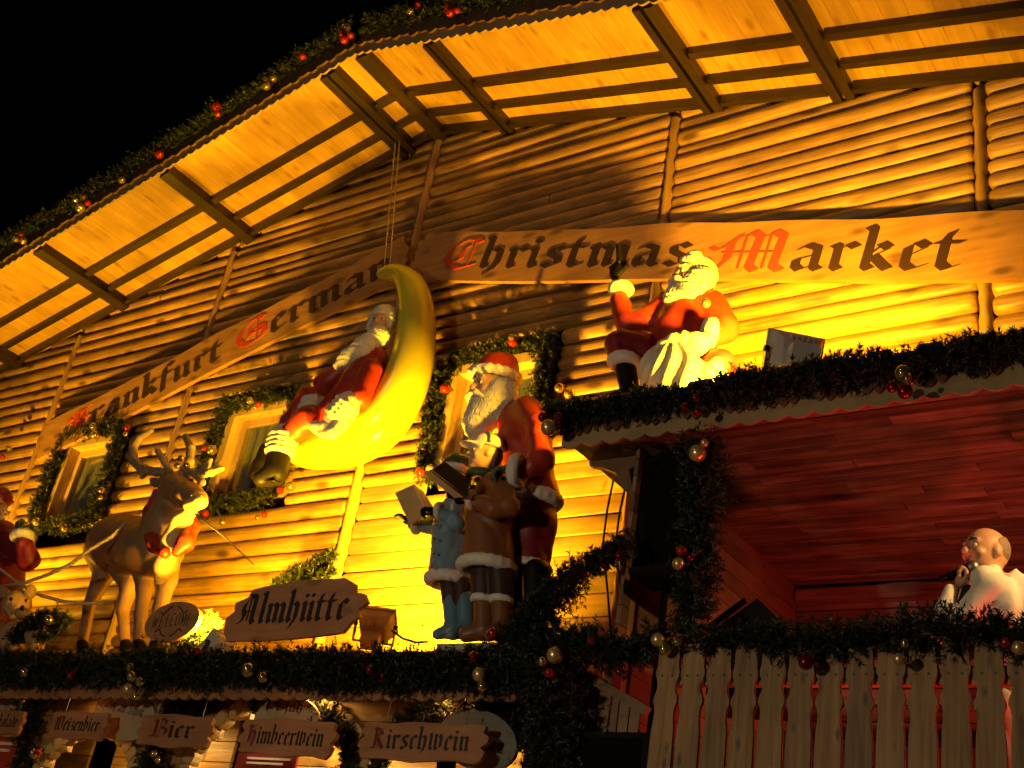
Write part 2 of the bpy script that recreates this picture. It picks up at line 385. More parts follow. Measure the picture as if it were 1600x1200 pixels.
def glove(F, curl, rad=1.):
    """F: y along the fingers, z out of the back of the hand; curl = five bends (index..little, thumb), 0 straight .. 1 closed"""
    p = [F.E((0,.0,0),(.42,.5,.22))]
    for i, (x, L) in enumerate(((.32,.95),(.11,1.05),(-.11,.98),(-.31,.78))):
        c = curl[i]*1.5; a = F.P(x,.4,0); seg = L/3; ang = 0; pts = [(a, .13*F.s*rad)]; y, z = .4, 0
        for q in range(3):
            ang += c*(.6 if q == 0 else 1.05); y += seg*math.cos(ang); z -= seg*math.sin(ang); pts.append((F.P(x*1.05, y, z), (.125-.012*q)*F.s*rad))
        p += Ch(*pts, k=.02*F.s)
    c = curl[4]
    p += Ch(F.J(.32,-.2,-.05,.15), F.J(.58-.1*c,.12,-.15-.25*c,.13), F.J(.62-.4*c,.45,-.2-.3*c,.11), k=.05*F.s)
    return p

# ---------------------------------------------------------------- garlands and baubles
def resample(pts, step):
    P = [np.asarray(p, float) for p in pts]; out = [P[0]]
    for a, b_ in zip(P[:-1], P[1:]):
        n_ = max(1, int(round(np.linalg.norm(b_-a)/step)))
        out += [a+(b_-a)*i/n_ for i in range(1, n_+1)]
    return np.array(out)
def needles(paths, R, tips=190, nn=24, nl=.034, nw=.0085, squash=None, jitter=.25, rag=.35):
    """fir tips along paths; every tip is a twig ringed by flat pointed needles"""
    VV = []; TT = []; base = 0
    for path in paths:
        P = resample(path, .04); seg = np.linalg.norm(np.diff(P, axis=0), axis=1); cum = np.r_[0, np.cumsum(seg)]; L = cum[-1]
        n_ = max(8, int(L*tips*2.2)); s = np.sort(rng.uniform(0, L, n_)); i = np.clip(np.searchsorted(cum, s)-1, 0, len(seg)-1)
        t = ((s-cum[i])/seg[i])[:, None]; c = P[i]*(1-t)+P[i+1]*t; d = (P[i+1]-P[i])/seg[i][:, None]
        rd = rng.normal(size=(n_, 3)); rd -= (rd*d).sum(1, keepdims=True)*d; rd /= np.linalg.norm(rd, axis=1, keepdims=True)
        dirv = rd + d*rng.uniform(-.75, .75, (n_, 1)); dirv[:, 2] += .12; dirv /= np.linalg.norm(dirv, axis=1, keepdims=True)
        swell = 1+rag*np.sin(s*7.1+rng.uniform(0,6))*np.sin(s*3.3+1)+rng.normal(0, .13, n_)
        Lt = (R*np.clip(swell, .4, 1.6)*rng.uniform(.45, 1.0, n_)**.7)[:, None]
        c = c + rng.normal(0, R*jitter*.5, (n_, 3))
        u = rng.uniform(.15, 1.02, (n_, nn, 1)); b0 = c[:, None]+dirv[:, None]*Lt[:, None]*u
        q = rng.normal(size=(n_, nn, 3)); q -= (q*dirv[:, None]).sum(-1, keepdims=True)*dirv[:, None]; q /= np.linalg.norm(q, axis=-1, keepdims=True)
        nd = q*.85+dirv[:, None]*rng.uniform(.35, .95, (n_, nn, 1)); nd /= np.linalg.norm(nd, axis=-1, keepdims=True)
        w = np.cross(nd, rng.normal(size=(n_, nn, 3))); w /= np.linalg.norm(w, axis=-1, keepdims=True)
        ln = nl*rng.uniform(.7, 1.15, (n_, nn, 1))
        v = np.stack([b0-w*nw/2, b0+w*nw/2, b0+nd*ln], 2).reshape(-1, 3); VV.append(v)
        k = len(v)//3; TT.append(np.arange(k*3).reshape(k, 3)+base); base += k*3
    return np.concatenate(VV), np.concatenate(TT)
_bm = {}
def bauble_mesh(mat):
    if mat in _bm: return _bm[mat]
    V = []; F = []; M_ = []; n_ = 24; k = 14
    for i in range(k+1):
        t = math.pi*i/k
        for j in range(n_): V.append((math.sin(t)*math.cos(2*math.pi*j/n_), math.sin(t)*math.sin(2*math.pi*j/n_), math.cos(t)))
    for i in range(k):
        for j in range(n_): F.append((i*n_+j, (i+1)*n_+j, (i+1)*n_+(j+1)%n_, i*n_+(j+1)%n_)); M_.append(0)
    b0 = len(V)
    for z in (.95, 1.16):
        for j in range(8): V.append((.2*math.cos(j*math.pi/4), .2*math.sin(j*math.pi/4), z))
    for j in range(8): F.append((b0+j, b0+(j+1)%8, b0+8+(j+1)%8, b0+8+j)); M_.append(1)
    F.append(tuple(b0+8+j for j in range(8))); M_.append(1)
    me = bpy.data.meshes.new('bauble'); me.from_pydata(V, [], F); me.materials.append(MT[mat]); me.materials.append(MT['bauble_cap'])
    me.polygons.foreach_set('material_index', M_); me.polygons.foreach_set('use_smooth', [True]*len(F)); me.update(); _bm[mat] = me; return me
BC = dict(g='gold', m='gold_matt', r='red_bauble', d='dark_red_bauble')
def bauble(parent, px, py, Y, rp, c):
    P, r = J(px, py, Y, rp)
    o = bpy.data.objects.new('bauble', bauble_mesh(BC[c])); link(o, parent); o.location = Vector(P-offs(parent)); o.scale = (r, r, r)
    o.rotation_euler = (random.uniform(-.5,.5), random.uniform(-.5,.5), random.uniform(0,6)); return o
def garland(name, label, paths, R, baubles=(), tips=190, cat='garland', group=None, **kw):
    root = empty(name, Vector(paths[0][0]), label, cat, group)
    st = MB()
    for p in paths: st.tube(resample(p, .15), .012, 5)
    st.build('wire_stem', 'bark', root, True)
    V, T = needles(paths, R, tips, **kw)
    o = np_mesh('needles', V, T, 'needles', root); o['kind'] = 'stuff'
    for b_ in baubles: bauble(root, *b_)
    return root

# ---------------------------------------------------------------- blackletter: a broad nib drawn through each stroke
NA = R_(38)
def minim(x, y0=.06, y1=.93): return [(x-.085, y1-.02), (x, y1-.1), (x, y0+.11), (x+.095, y0)]
def asc(x, top=1.5, y0=.06): return [(x-.09, top), (x, top-.1), (x, y0+.11), (x+.095, y0)]
GL = {  # glyph: (advance, [(nib scale, points)...])
 'n': (.70, [(1, minim(0)), (.5, [(0,.74),(.2,.9)]), (1, [(.2,.93),(.34,.80),(.34,.17),(.43,.06)])]),
 'm': (1.04, [(1, minim(0)), (.5, [(0,.74),(.2,.9)]), (1, [(.2,.93),(.34,.80),(.34,.17),(.41,.08)]), (.5, [(.34,.74),(.54,.9)]), (1, [(.54,.93),(.68,.80),(.68,.17),(.77,.06)])]),
 'u': (.72, [(1, minim(0)), (.5, [(.06,.09),(.34,.26)]), (1, minim(.34))]),
 'i': (.38, [(1, minim(0)), (.75, [(-.05,1.26),(.07,1.14)])]),
 'r': (.56, [(1, minim(0)), (.5, [(0,.72),(.2,.9)]), (1, [(.19,.93),(.32,.80)])]),
 'a': (.72, [(1, [(.02,.80),(.12,.92),(.34,.80),(.34,.17),(.44,.06)]), (.45, [(.34,.58),(.0,.42)]), (1, [(-.01,.42),(-.01,.2),(.1,.06)]), (.5, [(.1,.06),(.34,.22)])]),
 'e': (.60, [(1, [(0,.78),(0,.2),(.12,.06)]), (.55, [(.12,.05),(.36,.2)]), (.6, [(0,.78),(.16,.93)]), (1, [(.15,.94),(.30,.78)]), (.4, [(.30,.74),(.02,.48)])]),
 't': (.52, [(1, [(.08,1.24),(0,1.0),(0,.2),(.11,.06)]), (.5, [(.11,.05),(.28,.17)]), (.7, [(-.15,.9),(.27,.9)])]),
 'k': (.68, [(1, asc(0)), (.5, [(0,.50),(.22,.86)]), (1, [(.2,.92),(.34,.76)]), (.5, [(.34,.72),(.1,.50)]), (1, [(.1,.5),(.30,.2),(.41,.06)])]),
 'f': (.50, [(1, [(.03,-.12),(0,.1),(0,1.2),(.08,1.38)]), (1, [(.12,1.46),(.28,1.30)]), (.7, [(-.15,.9),(.28,.9)])]),
 's': (.62, [(1, [(.20,.95),(.34,.80)]), (.55, [(.20,.94),(.02,.80)]), (1, [(.02,.84),(.05,.62),(.28,.42),(.31,.2)]), (.6, [(.31,.2),(.12,.05)]), (1, [(.12,.06),(-.04,.2)])]),
 'h': (.72, [(1, asc(0)), (.5, [(0,.74),(.2,.9)]), (1, [(.2,.93),(.35,.80),(.35,.22),(.24,-.08)]), (.5, [(.24,-.08),(.10,-.26)])]),
 'l': (.38, [(1, asc(0))]),
 'b': (.70, [(1, asc(0)), (.5, [(0,.72),(.2,.9)]), (1, [(.2,.93),(.35,.78),(.35,.25)]), (.6, [(.35,.25),(.12,.05)])]),
 'c': (.55, [(1, [(0,.78),(0,.2),(.12,.06)]), (.55, [(.12,.05),(.34,.2)]), (.6, [(0,.78),(.16,.93)]), (1, [(.15,.94),(.29,.80)])]),
 'w': (1.02, [(1, [(-.05,1.08),(0,.95),(0,.2),(.1,.06)]), (.5, [(.08,.08),(.33,.25)]), (1, [(.28,1.05),(.33,.92),(.33,.2),(.43,.06)]), (.5, [(.42,.08),(.66,.25)]), (1, [(.55,1.0),(.66,.85),(.66,.25)])]),
 'z': (.58, [(.8, [(-.03,.84),(.08,.92),(.32,.86)]), (.7, [(.32,.86),(.06,.5)]), (1, [(.08,.52),(.3,.42),(.3,.12)]), (.6, [(.3,.12),(.12,-.14)])]),
 'o': (.66, [(1, [(0,.80),(0,.2),(.12,.06)]), (.6, [(0,.80),(.18,.94)]), (1, [(.18,.94),(.33,.8),(.33,.2)]), (.6, [(.33,.2),(.12,.05)])]),
 'd': (.66, [(1, [(0,.74),(0,.2),(.12,.06)]), (.6, [(.12,.06),(.33,.22)]), (1, [(.33,.22),(.33,.8),(.1,1.25)]), (.6, [(0,.74),(.2,.9)])]),
 'C': (1.12, [(1.0, [(.30,1.28),(.06,.98),(.0,.55),(.12,.2),(.42,.03)]), (.6, [(.42,.03),(.84,.22)]), (.75, [(.50,1.06),(.40,.92),(.40,.5),(.30,.34)]), (.85, [(.54,1.36),(.66,1.40),(.82,1.26)]), (.2, [(.66,1.3),(.66,.14)]), (.25, [(.30,1.28),(.52,1.40)])]),
 'F': (.92, [(1.1, [(.14,1.38),(.2,1.2),(.2,.2),(.06,.06)]), (.5, [(.06,.06),(-.10,.16)]), (1.1, [(.2,1.36),(.48,1.26)]), (.5, [(.48,1.28),(.70,1.44)]), (.9, [(.47,1.18),(.44,1.0),(.44,.3),(.38,.16)]), (.6, [(.02,.78),(.64,.78)]), (.8, [(.62,.86),(.7,.7)]), (.9, [(-.14,1.12),(-.04,.98)]), (.4, [(-.1,1.1),(.15,1.36)])]),
 'G': (1.12, [(1.0, [(.34,1.30),(.08,1.0),(.02,.55),(.16,.2),(.42,.05)]), (.6, [(.42,.05),(.76,.18)]), (1.0, [(.50,.78),(.66,.86),(.84,.70),(.84,.3),(.72,.14)]), (.6, [(.44,1.02),(.36,.9),(.36,.5),(.28,.38)]), (.95, [(.44,1.34),(.58,1.42),(.78,1.26)]), (.18, [(.60,1.3),(.60,.12)]), (.25, [(.30,1.28),(.48,1.40)]), (.2, [(.36,.60),(.82,.60)])]),
 'M': (1.62, [(.7, [(-.20,.90),(-.06,.80),(.12,.92)]), (.25, [(.0,.86),(.34,1.28)]), (.9, [(.34,1.32),(.20,1.02),(.20,.45),(.02,.10)]), (.45, [(.02,.10),(-.20,.04)]), (.25, [(.34,1.24),(.62,1.36)]), (1.0, [(.60,1.42),(.76,1.26),(.70,.2),(.84,.04)]), (.25, [(.76,1.2),(1.06,1.36)]), (1.0, [(1.04,1.42),(1.22,1.24),(1.18,.2),(1.34,.04)]), (.22, [(.06,.70),(1.10,.70)]), (.2, [(.48,1.26),(.48,.12)]), (.2, [(.97,1.26),(.97,.12)])]),
 'A': (1.12, [(1.1, [(.42,1.40),(.62,1.28),(.62,.2),(.74,.06)]), (.5, [(.42,1.38),(.12,.98)]), (1.0, [(.12,1.0),(.08,.72),(.2,.44),(.08,.14)]), (.5, [(.08,.14),(-.12,.08)]), (.5, [(.1,.62),(.62,.62)]), (.6, [(.42,1.38),(.24,1.46),(.06,1.36)]), (.35, [(.38,1.3),(.38,.2)])]),
 'B': (1.10, [(1.0, [(.0,1.34),(.14,1.22),(.14,.16),(.04,.06)]), (.6, [(.1,1.28),(.38,1.42)]), (.95, [(.42,1.42),(.68,1.24),(.64,1.0),(.44,.80)]), (1.0, [(.44,.80),(.78,.64),(.78,.28),(.48,.04)]), (.6, [(.44,.06),(-.12,.10)]), (.18, [(.40,1.3),(.40,.12)])]),
 'W': (1.32, [(1.05, [(-.06,1.30),(.06,1.2),(.06,.25),(.24,.06)]), (.5, [(.24,.06),(.46,.24)]), (1.05, [(.36,1.40),(.48,1.28),(.48,.25),(.64,.06)]), (.5, [(.64,.06),(.94,.26)]), (1.05, [(.70,1.44),(.92,1.26),(.94,.3)]), (.4, [(-.14,1.2),(.02,1.34)]), (.3, [(.28,1.3),(.28,.3)])]),
 'H': (1.08, [(1.1, [(.02,1.42),(.12,1.24),(.12,.2),(.0,.06)]), (.5, [(.02,1.42),(-.16,1.3)]), (.5, [(.12,.78),(.38,.98)]), (1.1, [(.38,1.0),(.62,.82),(.62,.3),(.48,-.12)]), (.5, [(.48,-.12),(.3,-.26)]), (.9, [(.1,1.36),(.40,1.26),(.54,1.38)]), (.3, [(.36,.9),(.36,.1)])]),
 'K': (1.06, [(1.1, [(.02,1.42),(.12,1.24),(.12,.2),(.0,.06)]), (.5, [(.02,1.42),(-.16,1.3)]), (.9, [(.1,1.36),(.44,1.24),(.62,1.38)]), (.5, [(.14,.72),(.42,1.14)]), (1.05, [(.42,1.16),(.56,.98)]), (.5, [(.56,.96),(.24,.72)]), (1.1, [(.24,.74),(.52,.3),(.68,.06)]), (.5, [(-.12,.08),(.2,.1)]), (.3, [(.34,1.2),(.34,.1)])]),
 'S': (.95, [(1.1, [(.66,1.34),(.36,1.38),(.12,1.12),(.22,.86),(.56,.62),(.62,.3),(.36,.05)]), (.8, [(.36,.05),(-.04,.2)]), (.3, [(.36,1.3),(.36,.1)])]),
 # latin caps of the welcome board
 'Lw': (1.25, [(.7, [(0,1.3),(.22,.1)]), (.4, [(.22,.1),(.46,1.1)]), (.7, [(.46,1.1),(.66,.1)]), (.4, [(.66,.1),(.9,1.3)])]),
 'Le': (.72, [(.7, [(.05,1.2),(.05,.05)]), (.45, [(.05,1.15),(.5,1.15)]), (.45, [(.05,.62),(.4,.62)]), (.45, [(.05,.08),(.52,.08)])]),
 'Ll': (.62, [(.7, [(.05,1.2),(.05,.05)]), (.45, [(.05,.08),(.46,.08)])]),
 'Lc': (.82, [(.7, [(.55,1.05),(.35,1.2),(.08,.95),(.02,.6),(.1,.25),(.36,.05),(.58,.2)])]),
 'Lo': (.90, [(.7, [(.34,1.2),(.05,.95),(.02,.6),(.08,.25),(.34,.05),(.6,.25),(.66,.6),(.6,.95),(.34,1.2)])]),
 'Lm': (1.05, [(.6, [(.05,.05),(.08,1.2)]), (.7, [(.08,1.2),(.38,.3)]), (.4, [(.38,.3),(.68,1.2)]), (.7, [(.68,1.2),(.74,.05)])]),
}
GL['ü'] = (GL['u'][0], GL['u'][1] + [(.7, [(-.03,1.26),(.07,1.16)]), (.7, [(.27,1.26),(.37,1.16)])])
_gm = {}
def glyph_mesh(ch, mat, nib):
    key = (ch, mat, nib)
    if key in _gm: return _gm[key]
    mb = MB(); z = 0
    for sc, pts in GL[ch][1]:
        nv = A(math.cos(NA), math.sin(NA))*nib*sc*.5
        for a, b_ in zip(pts[:-1], pts[1:]):
            a = A(*a); b_ = A(*b_); q = [a-nv, b_-nv, b_+nv, a+nv]
            z += 1; mb.poly([tuple(v) for v in q], (0,0,-.02), (1,0,0), (0,1,0), .06+.002*z)
    me = bpy.data.meshes.new('letter'); me.from_pydata(mb.V, [], mb.F); me.materials.append(MT[mat]); me.update(); _gm[key] = me; return me
def toks(t): return list(t)
def write(parent, text, o, ux, uy, xh, mat, cap=None, nib=.235, width=None, depth=.12):
    """text along ux from o (baseline), one mesh per letter; width fits the line to that length"""
    ux = nrm(ux); uy = nrm(uy); nz_ = np.cross(ux, uy)
    adv = sum(.45 if c == ' ' else GL[c][0] for c in text); sx = xh if width is None else width/adv
    x = .08
    for i, c in enumerate(text):
        if c == ' ': x += .45; continue
        first = cap and (c.isupper() and c[0] != 'L')
        me = glyph_mesh(c, cap if first else mat, nib)
        ob = bpy.data.objects.new('letter', me); link(ob, parent)
        P = np.asarray(o)+ux*x*sx - offs(parent)
        Mx = Matrix(((ux[0]*sx, uy[0]*xh, nz_[0]*depth*xh, P[0]), (ux[1]*sx, uy[1]*xh, nz_[1]*depth*xh, P[1]), (ux[2]*sx, uy[2]*xh, nz_[2]*depth*xh, P[2]), (0,0,0,1)))
        ob.matrix_local = Mx
        x += GL[c][0]
# ================================================================ THE PLACE
gm = MB().add([(-300,-300,0),(300,-300,0),(300,300,0),(-300,300,0)], [(0,1,2,3)]).build('ground', 'paving'); gm['kind'] = 'structure'

XR, PITCH = -7.17, .245                       # ridge and roof pitch
def zs(X): return 9.53 - PITCH*abs(X-XR)      # soffit height
POSTS = [-12.61, -10.03, -7.17, -4.30, -1.72]
XL, XE = -14.9, 1.2
WINX = [-14.15, -11.40, -8.66, -5.76]; WZ0, WZ1, WHW = 5.44, 6.50, .50
house = empty('timber_chalet', (XR, 0, 0), 'log-clad timber chalet with wide overhanging gable roof', 'building')

# log wall ------------------------------------------------------------
wall = MB()
wall.poly([(XL,2.0),(-3.43,2.0),(-3.43,4.72),(XE,4.72),(XE,zs(XE)+.02),(XR,zs(XR)+.02),(XL,zs(XL)+.02)], (0,.34,0), (1,0,0), (0,0,1), -.02)
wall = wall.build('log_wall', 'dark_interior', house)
def make_log(x0, x1, z, r, flat=.55, seed=0, mat='log_wood', cut=None):
    """half-round log from x0 to x1; cut = function giving the roof height over x"""
    rr = random.Random(seed); n_ = max(3, int((x1-x0)/.22)); k = 10; V = []; F = []
    ph = [rr.uniform(0,6) for _ in range(4)]; tp = rr.uniform(-.10,.10)
    xs = [x0, x0+.012, x0+.04] + [x0+.04+(x1-x0-.08)*i/n_ for i in range(1, n_)] + [x1-.04, x1-.012, x1]
    for i, x in enumerate(xs):
        t = (x-x0)/(x1-x0); e = min(x-x0, x1-x); es = .72 if e <= .001 else (.90 if e < .02 else 1.0)
        R0 = r*es*(1+.018*math.sin(1.6*x+ph[0])+.010*math.sin(4.3*x+ph[1])+tp*(t-.5)); zc = z+.005*math.sin(.9*x+ph[2])
        for j in range(k+1):
            a = -math.pi/2+math.pi*j/k; V.append((x, -flat*2*R0*math.cos(a)*.62-.004, zc+R0*math.sin(a)))
    m_ = k+1
    for i in range(len(xs)-1):
        for j in range(k): F.append((i*m_+j, (i+1)*m_+j, (i+1)*m_+j+1, i*m_+j+1))
        F.append((i*m_+k, (i+1)*m_+k, (i+1)*m_, i*m_))
    F.append(tuple(range(m_))); F.append(tuple((len(xs)-1)*m_+j for j in range(m_))[::-1])
    return mesh_obj('log', V, F, mat, wall, True)
edges = [XL]+POSTS+[XE]; sd_ = 0
for p in range(len(edges)-1):
    a, b_ = edges[p]+.05, edges[p+1]-.05
    lo = 3.3 if p < 4 else 4.8
    rr = random.Random(50+p); z = lo; zmax = max(zs(a), zs(b_))-.06
    while z < zmax:
        flat_zone = (p == 3 and z < 5.35)
        r = rr.uniform(.058,.088) if not flat_zone else rr.uniform(.076,.088)
        zc = z+r; top = zc-r*.5
        x0, x1 = a, b_
        if zs(a) < top: x0 = XR-(zs(XR)-top)/PITCH
        if zs(b_) < top: x1 = XR+(zs(XR)-top)/PITCH
        segs = [(x0, x1)]
        for wx in WINX:
            if WZ0-.10 < zc+r*.6 and zc-r*.6 < WZ1+.10:
                ns = []
                for s0, s1 in segs:
                    l_, r_ = wx-WHW-.10, wx+WHW+.10
                    if r_ <= s0 or l_ >= s1: ns.append((s0, s1))
                    else:
                        if l_ > s0: ns.append((s0, l_))
                        if r_ < s1: ns.append((r_, s1))
                segs = ns
        if rr.random() < .13 and len(segs) == 1 and x1-x0 > 2:
            xm = x0+(x1-x0)*rr.uniform(.3,.7); segs = [(x0, xm), (xm, x1)]
        for s0, s1 in segs:
            if s1-s0 > .12:
                sd_ += 1
                if flat_zone: make_log(s0, s1, zc, r*1.0, .16, sd_, 'plank_wood')
                else: make_log(s0, s1, zc, r*1.0, .80, sd_)
        z += 2*r
for x in POSTS:                                  # upright half-round posts, wavy where the logs butt
    mb = MB(); z0, z1 = (3.3 if x < -4 else 4.8), zs(x)-.10; V = []; F = []; nz_ = int((z1-z0)/.06); k = 8
    for i in range(nz_+1):
        z = z0+(z1-z0)*i/nz_; w = .046+.009*math.sin(z*45+x*9)+.005*math.sin(z*17); 
        for j in range(k+1):
            an = math.pi*j/k; V.append((x-w*math.cos(an)*1.05, -.004-.085*math.sin(an), z))
    for i in range(nz_):
        for j in range(k): F.append((i*9+j, i*9+j+1, (i+1)*9+j+1, (i+1)*9+j))
    mb.add(V, F); mb.build('post', 'post_wood', house, True)

# windows --------------------------------------------------------------
for wx in WINX:
    w = MB()                                     # casing boards, proud of the logs
    cw = .095
    for sx in (-1, 1): w.box((wx+sx*(WHW-cw/2), -.075, (WZ0+WZ1)/2), (cw/2, .035, (WZ1-WZ0)/2))
    for zz in (WZ0+cw/2, WZ1-cw/2): w.box((wx, -.073, zz), (WHW-cw-.001, .034, cw/2))
    win = w.build('window', 'casing_wood', house)
    rv = MB(); iw = WHW-cw                       # reveal running back into the wall
    for sx in (-1, 1): rv.box((wx+sx*(iw+.012), .10, (WZ0+WZ1)/2), (.014, .139, (WZ1-WZ0)/2-.06))
    for zz in (WZ0+cw-.012, WZ1-cw+.012): rv.box((wx, .10, zz), (iw-.004, .138, .014))
    rv.build('reveal', 'casing_wood', win)
    sa = MB(); iz0, iz1 = WZ0+cw+.004, WZ1-cw-.004; yy = .03
    for sx in (-1, 1): sa.box((wx+sx*(iw-.04), yy, (iz0+iz1)/2), (.036, .022, (iz1-iz0)/2))
    for zz in (iz0+.036, iz1-.036): sa.box((wx, yy, zz), (iw-.079, .021, .036))
    sa.build('sash', 'casing_wood', win)
    pa = MB().box((wx, yy, (iz0+iz1)/2), (iw-.078, .003, (iz1-iz0)/2-.074)); pa.build('pane', 'pane_glass', win)
    cu = MB(); V = []; F = []                    # curtain behind the glass
    for i in range(33):
        x = wx-iw+.02+(2*iw-.04)*i/32; y = .075+.016*math.sin(i*1.25)+.006*math.sin(i*.5)
        V += [(x, y, iz0), (x, y, iz1)]
    F = [(2*i, 2*i+2, 2*i+3, 2*i+1) for i in range(32)]
    cu.add(V, F).build('curtain', 'curtain', win, True)

# roof ------------------------------------------------------------------
OV = -1.40
sl = {-1: nrm((1,0,PITCH)), 1: nrm((1,0,-PITCH))}
rf = MB()
for s in (-1, 1):
    xe = XL-.2 if s < 0 else XE+.6
    pts = [(XR, zs(XR)+.045), (xe, zs(xe)+.045), (xe, zs(xe)+.16), (XR, zs(XR)+.16)]
    rf.poly(pts, (0, 3.0, 0), (1,0,0), (0,0,1), 3.0-OV)
roof = rf.build('roof', 'roofing', house)
BW = .185; x = XL-.2
while x < XE+.6:                                # soffit boards
    x1 = min(x+BW-.002, XE+.6)
    if x < XR < x1: x1 = XR
    dz = random.uniform(0, .0015)
    f = lambda q: zs(q)+.020+dz
    V = [(x,OV+.01,f(x)),(x1,OV+.01,f(x1)),(x1,.32,f(x1)),(x,.32,f(x))]; V += [(a,b_,c+.022) for a, b_, c in V]
    mesh_obj('soffit_board', V, [(0,3,2,1),(4,5,6,7),(0,1,5,4),(1,2,6,5),(2,3,7,6),(3,0,4,7)], 'soffit_wood', roof)
    x = x1+.002
BEAMS = [(-13.76,.17),(-11.80,.17),(-9.78,.17),(-7.60,.10),(-7.485,.09),(-7.12,.19),(-6.27,.07),(-6.185,.09),(-3.97,.09),(-3.86,.11),(-2.80,.10),(-2.69,.10),(-.9,.18)]
for i, (x, w) in enumerate(BEAMS):
    b_ = MB(); w *= .80; dp = .105 if w > .1 else (.10 if i % 2 else .112)
    sg = PITCH if x < XR else -PITCH
    if abs(x-XR) < .1: sg = 0
    c0 = zs(x)+.018
    V = []
    for y in (OV+.015, -.005):
        for dx, dzz in ((-w/2, 0), (w/2, 0), (w/2, -dp), (-w/2, -dp)): V.append((x+dx, y, c0+sg*dx+dzz))
    b_.add(V, [(0,1,2,3),(7,6,5,4),(0,4,5,1),(1,5,6,2),(2,6,7,3),(3,7,4,0)]); b_.build('roof_beam', 'dark_beam', roof)
def between(y, w, h, name, mat, drop=0, ends=BEAMS):
    es = sorted([(x-w_/2, x+w_/2) for x, w_ in ends]); prev = XL
    for a, b_ in es+[(XE, XE)]:
        x0, x1 = prev+.002, a-.002; prev = b_
        if x1-x0 < .05: continue
        V = []
        for x in (x0, x1):
            zc = zs(x)+.018-drop
            for dy, dz in ((-w/2,0),(w/2,0),(w/2,-h),(-w/2,-h)): V.append((x, y+dy, zc+dz))
        mesh_obj(name, V, [(3,2,1,0),(4,5,6,7),(0,1,5,4),(1,2,6,5),(2,3,7,6),(3,0,4,7)], mat, roof)
between(-.76, .075, .075, 'purlin', 'dark_purlin'); between(-.42, .065, .068, 'purlin', 'dark_purlin')
between(-.155, .05, .10, 'wall_plate', 'dark_purlin')
# bargeboards: scalloped brown board over a pale wavy one
def scallop(L, top, lo, amp, per, ogee=False, nper=10):
    pts = []; n_ = int(L/per*nper)
    for i in range(n_+1):
        s = L*i/n_; u = (s/per) % 1
        if ogee: y = lo-amp*(abs(math.sin(math.pi*2*u))**.7 if u < .5 else .35*abs(math.sin(math.pi*2*u)))
        else: y = lo-amp*abs(math.sin(math.pi*u))
        pts.append((s, y))
    return pts+[(L, top), (0, top)]
for s in (-1, 1):
    L = 8.0; ux = A(-1,0,-PITCH) if s < 0 else A(1,0,-PITCH); ux = nrm(ux); uz = np.cross(ux, (0,-1,0)) if s < 0 else np.cross((0,-1,0), ux)
    uz = A(0,0,1)-ux*ux[2]; uz = nrm(uz); o = A(XR, 0, zs(XR))
    MB().poly(scallop(L, .10, -.045, .030, .115), o+A(0,OV-.026 if s < 0 else OV-.006,0), ux, uz, .02).build('wavy_trim', 'pale_trim', roof)
    MB().poly(scallop(L, .22, .050, .038, .24, True), o+A(0,OV-.056 if s < 0 else OV-.028,0), ux, uz, .028).build('bargeboard', 'brown_trim', roof)

# lower canopy (deck that carries the figures) ------------------------------
DZ, DY, DXR = 3.40, -1.60, -3.72
canopy = empty('canopy_deck', (-8, -1, 3.3), 'projecting canopy deck with wavy edge board below the figures', 'canopy')
MB().box(((XL+DXR)/2, (DY+.02)/2, DZ-.06), ((DXR-XL)/2, -(DY+.02)/2-.12, .05)).build('deck', 'plank_wood', canopy)
for i in range(9):                              # boards of its underside
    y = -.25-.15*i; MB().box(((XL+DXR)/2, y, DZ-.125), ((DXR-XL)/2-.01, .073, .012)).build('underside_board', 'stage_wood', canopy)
MB().poly([(x_, y_) for x_, y_ in scallop(DXR-XL, .26, -.02, .024, .125)], (XL, DY-.02, DZ-.27), (1,0,0), (0,0,1), -.022).build('wavy_fascia', 'brown_sign', canopy)

# stage porch --------------------------------------------------------------
PX0, PX1, PY, PZC, PYB = -3.80, .55, -1.70, 4.68, 1.0
porch = empty('stage_porch', (-1.5, -.5, 2.3), 'open stage porch with red-lit plank ceiling and scalloped roof edge', 'porch')
MB().box(((PX0+PX1)/2, (PY-.04)/2, 4.84), ((PX1-PX0)/2+.02, -(PY+.06)/2-.06, .07)).build('porch_roof', 'roofing', porch)
sp = 0; y = PY+.03
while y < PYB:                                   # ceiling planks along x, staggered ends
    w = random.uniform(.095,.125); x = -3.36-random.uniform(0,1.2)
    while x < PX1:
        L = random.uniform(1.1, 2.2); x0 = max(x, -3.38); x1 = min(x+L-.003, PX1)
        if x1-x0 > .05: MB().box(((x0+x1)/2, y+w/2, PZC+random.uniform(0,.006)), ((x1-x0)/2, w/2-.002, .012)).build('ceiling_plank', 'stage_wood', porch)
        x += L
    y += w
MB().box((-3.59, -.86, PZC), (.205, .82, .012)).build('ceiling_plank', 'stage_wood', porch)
z = 2.3
while z < PZC-.05:                               # back wall and side walls of planks
    w = .115
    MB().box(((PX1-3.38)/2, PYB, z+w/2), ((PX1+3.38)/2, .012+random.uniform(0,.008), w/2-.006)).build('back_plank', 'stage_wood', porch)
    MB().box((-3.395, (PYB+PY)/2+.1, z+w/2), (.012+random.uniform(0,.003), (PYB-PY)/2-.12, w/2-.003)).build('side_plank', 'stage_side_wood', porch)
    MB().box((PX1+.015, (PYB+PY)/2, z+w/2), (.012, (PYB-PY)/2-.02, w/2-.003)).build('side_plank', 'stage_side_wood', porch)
    z += w
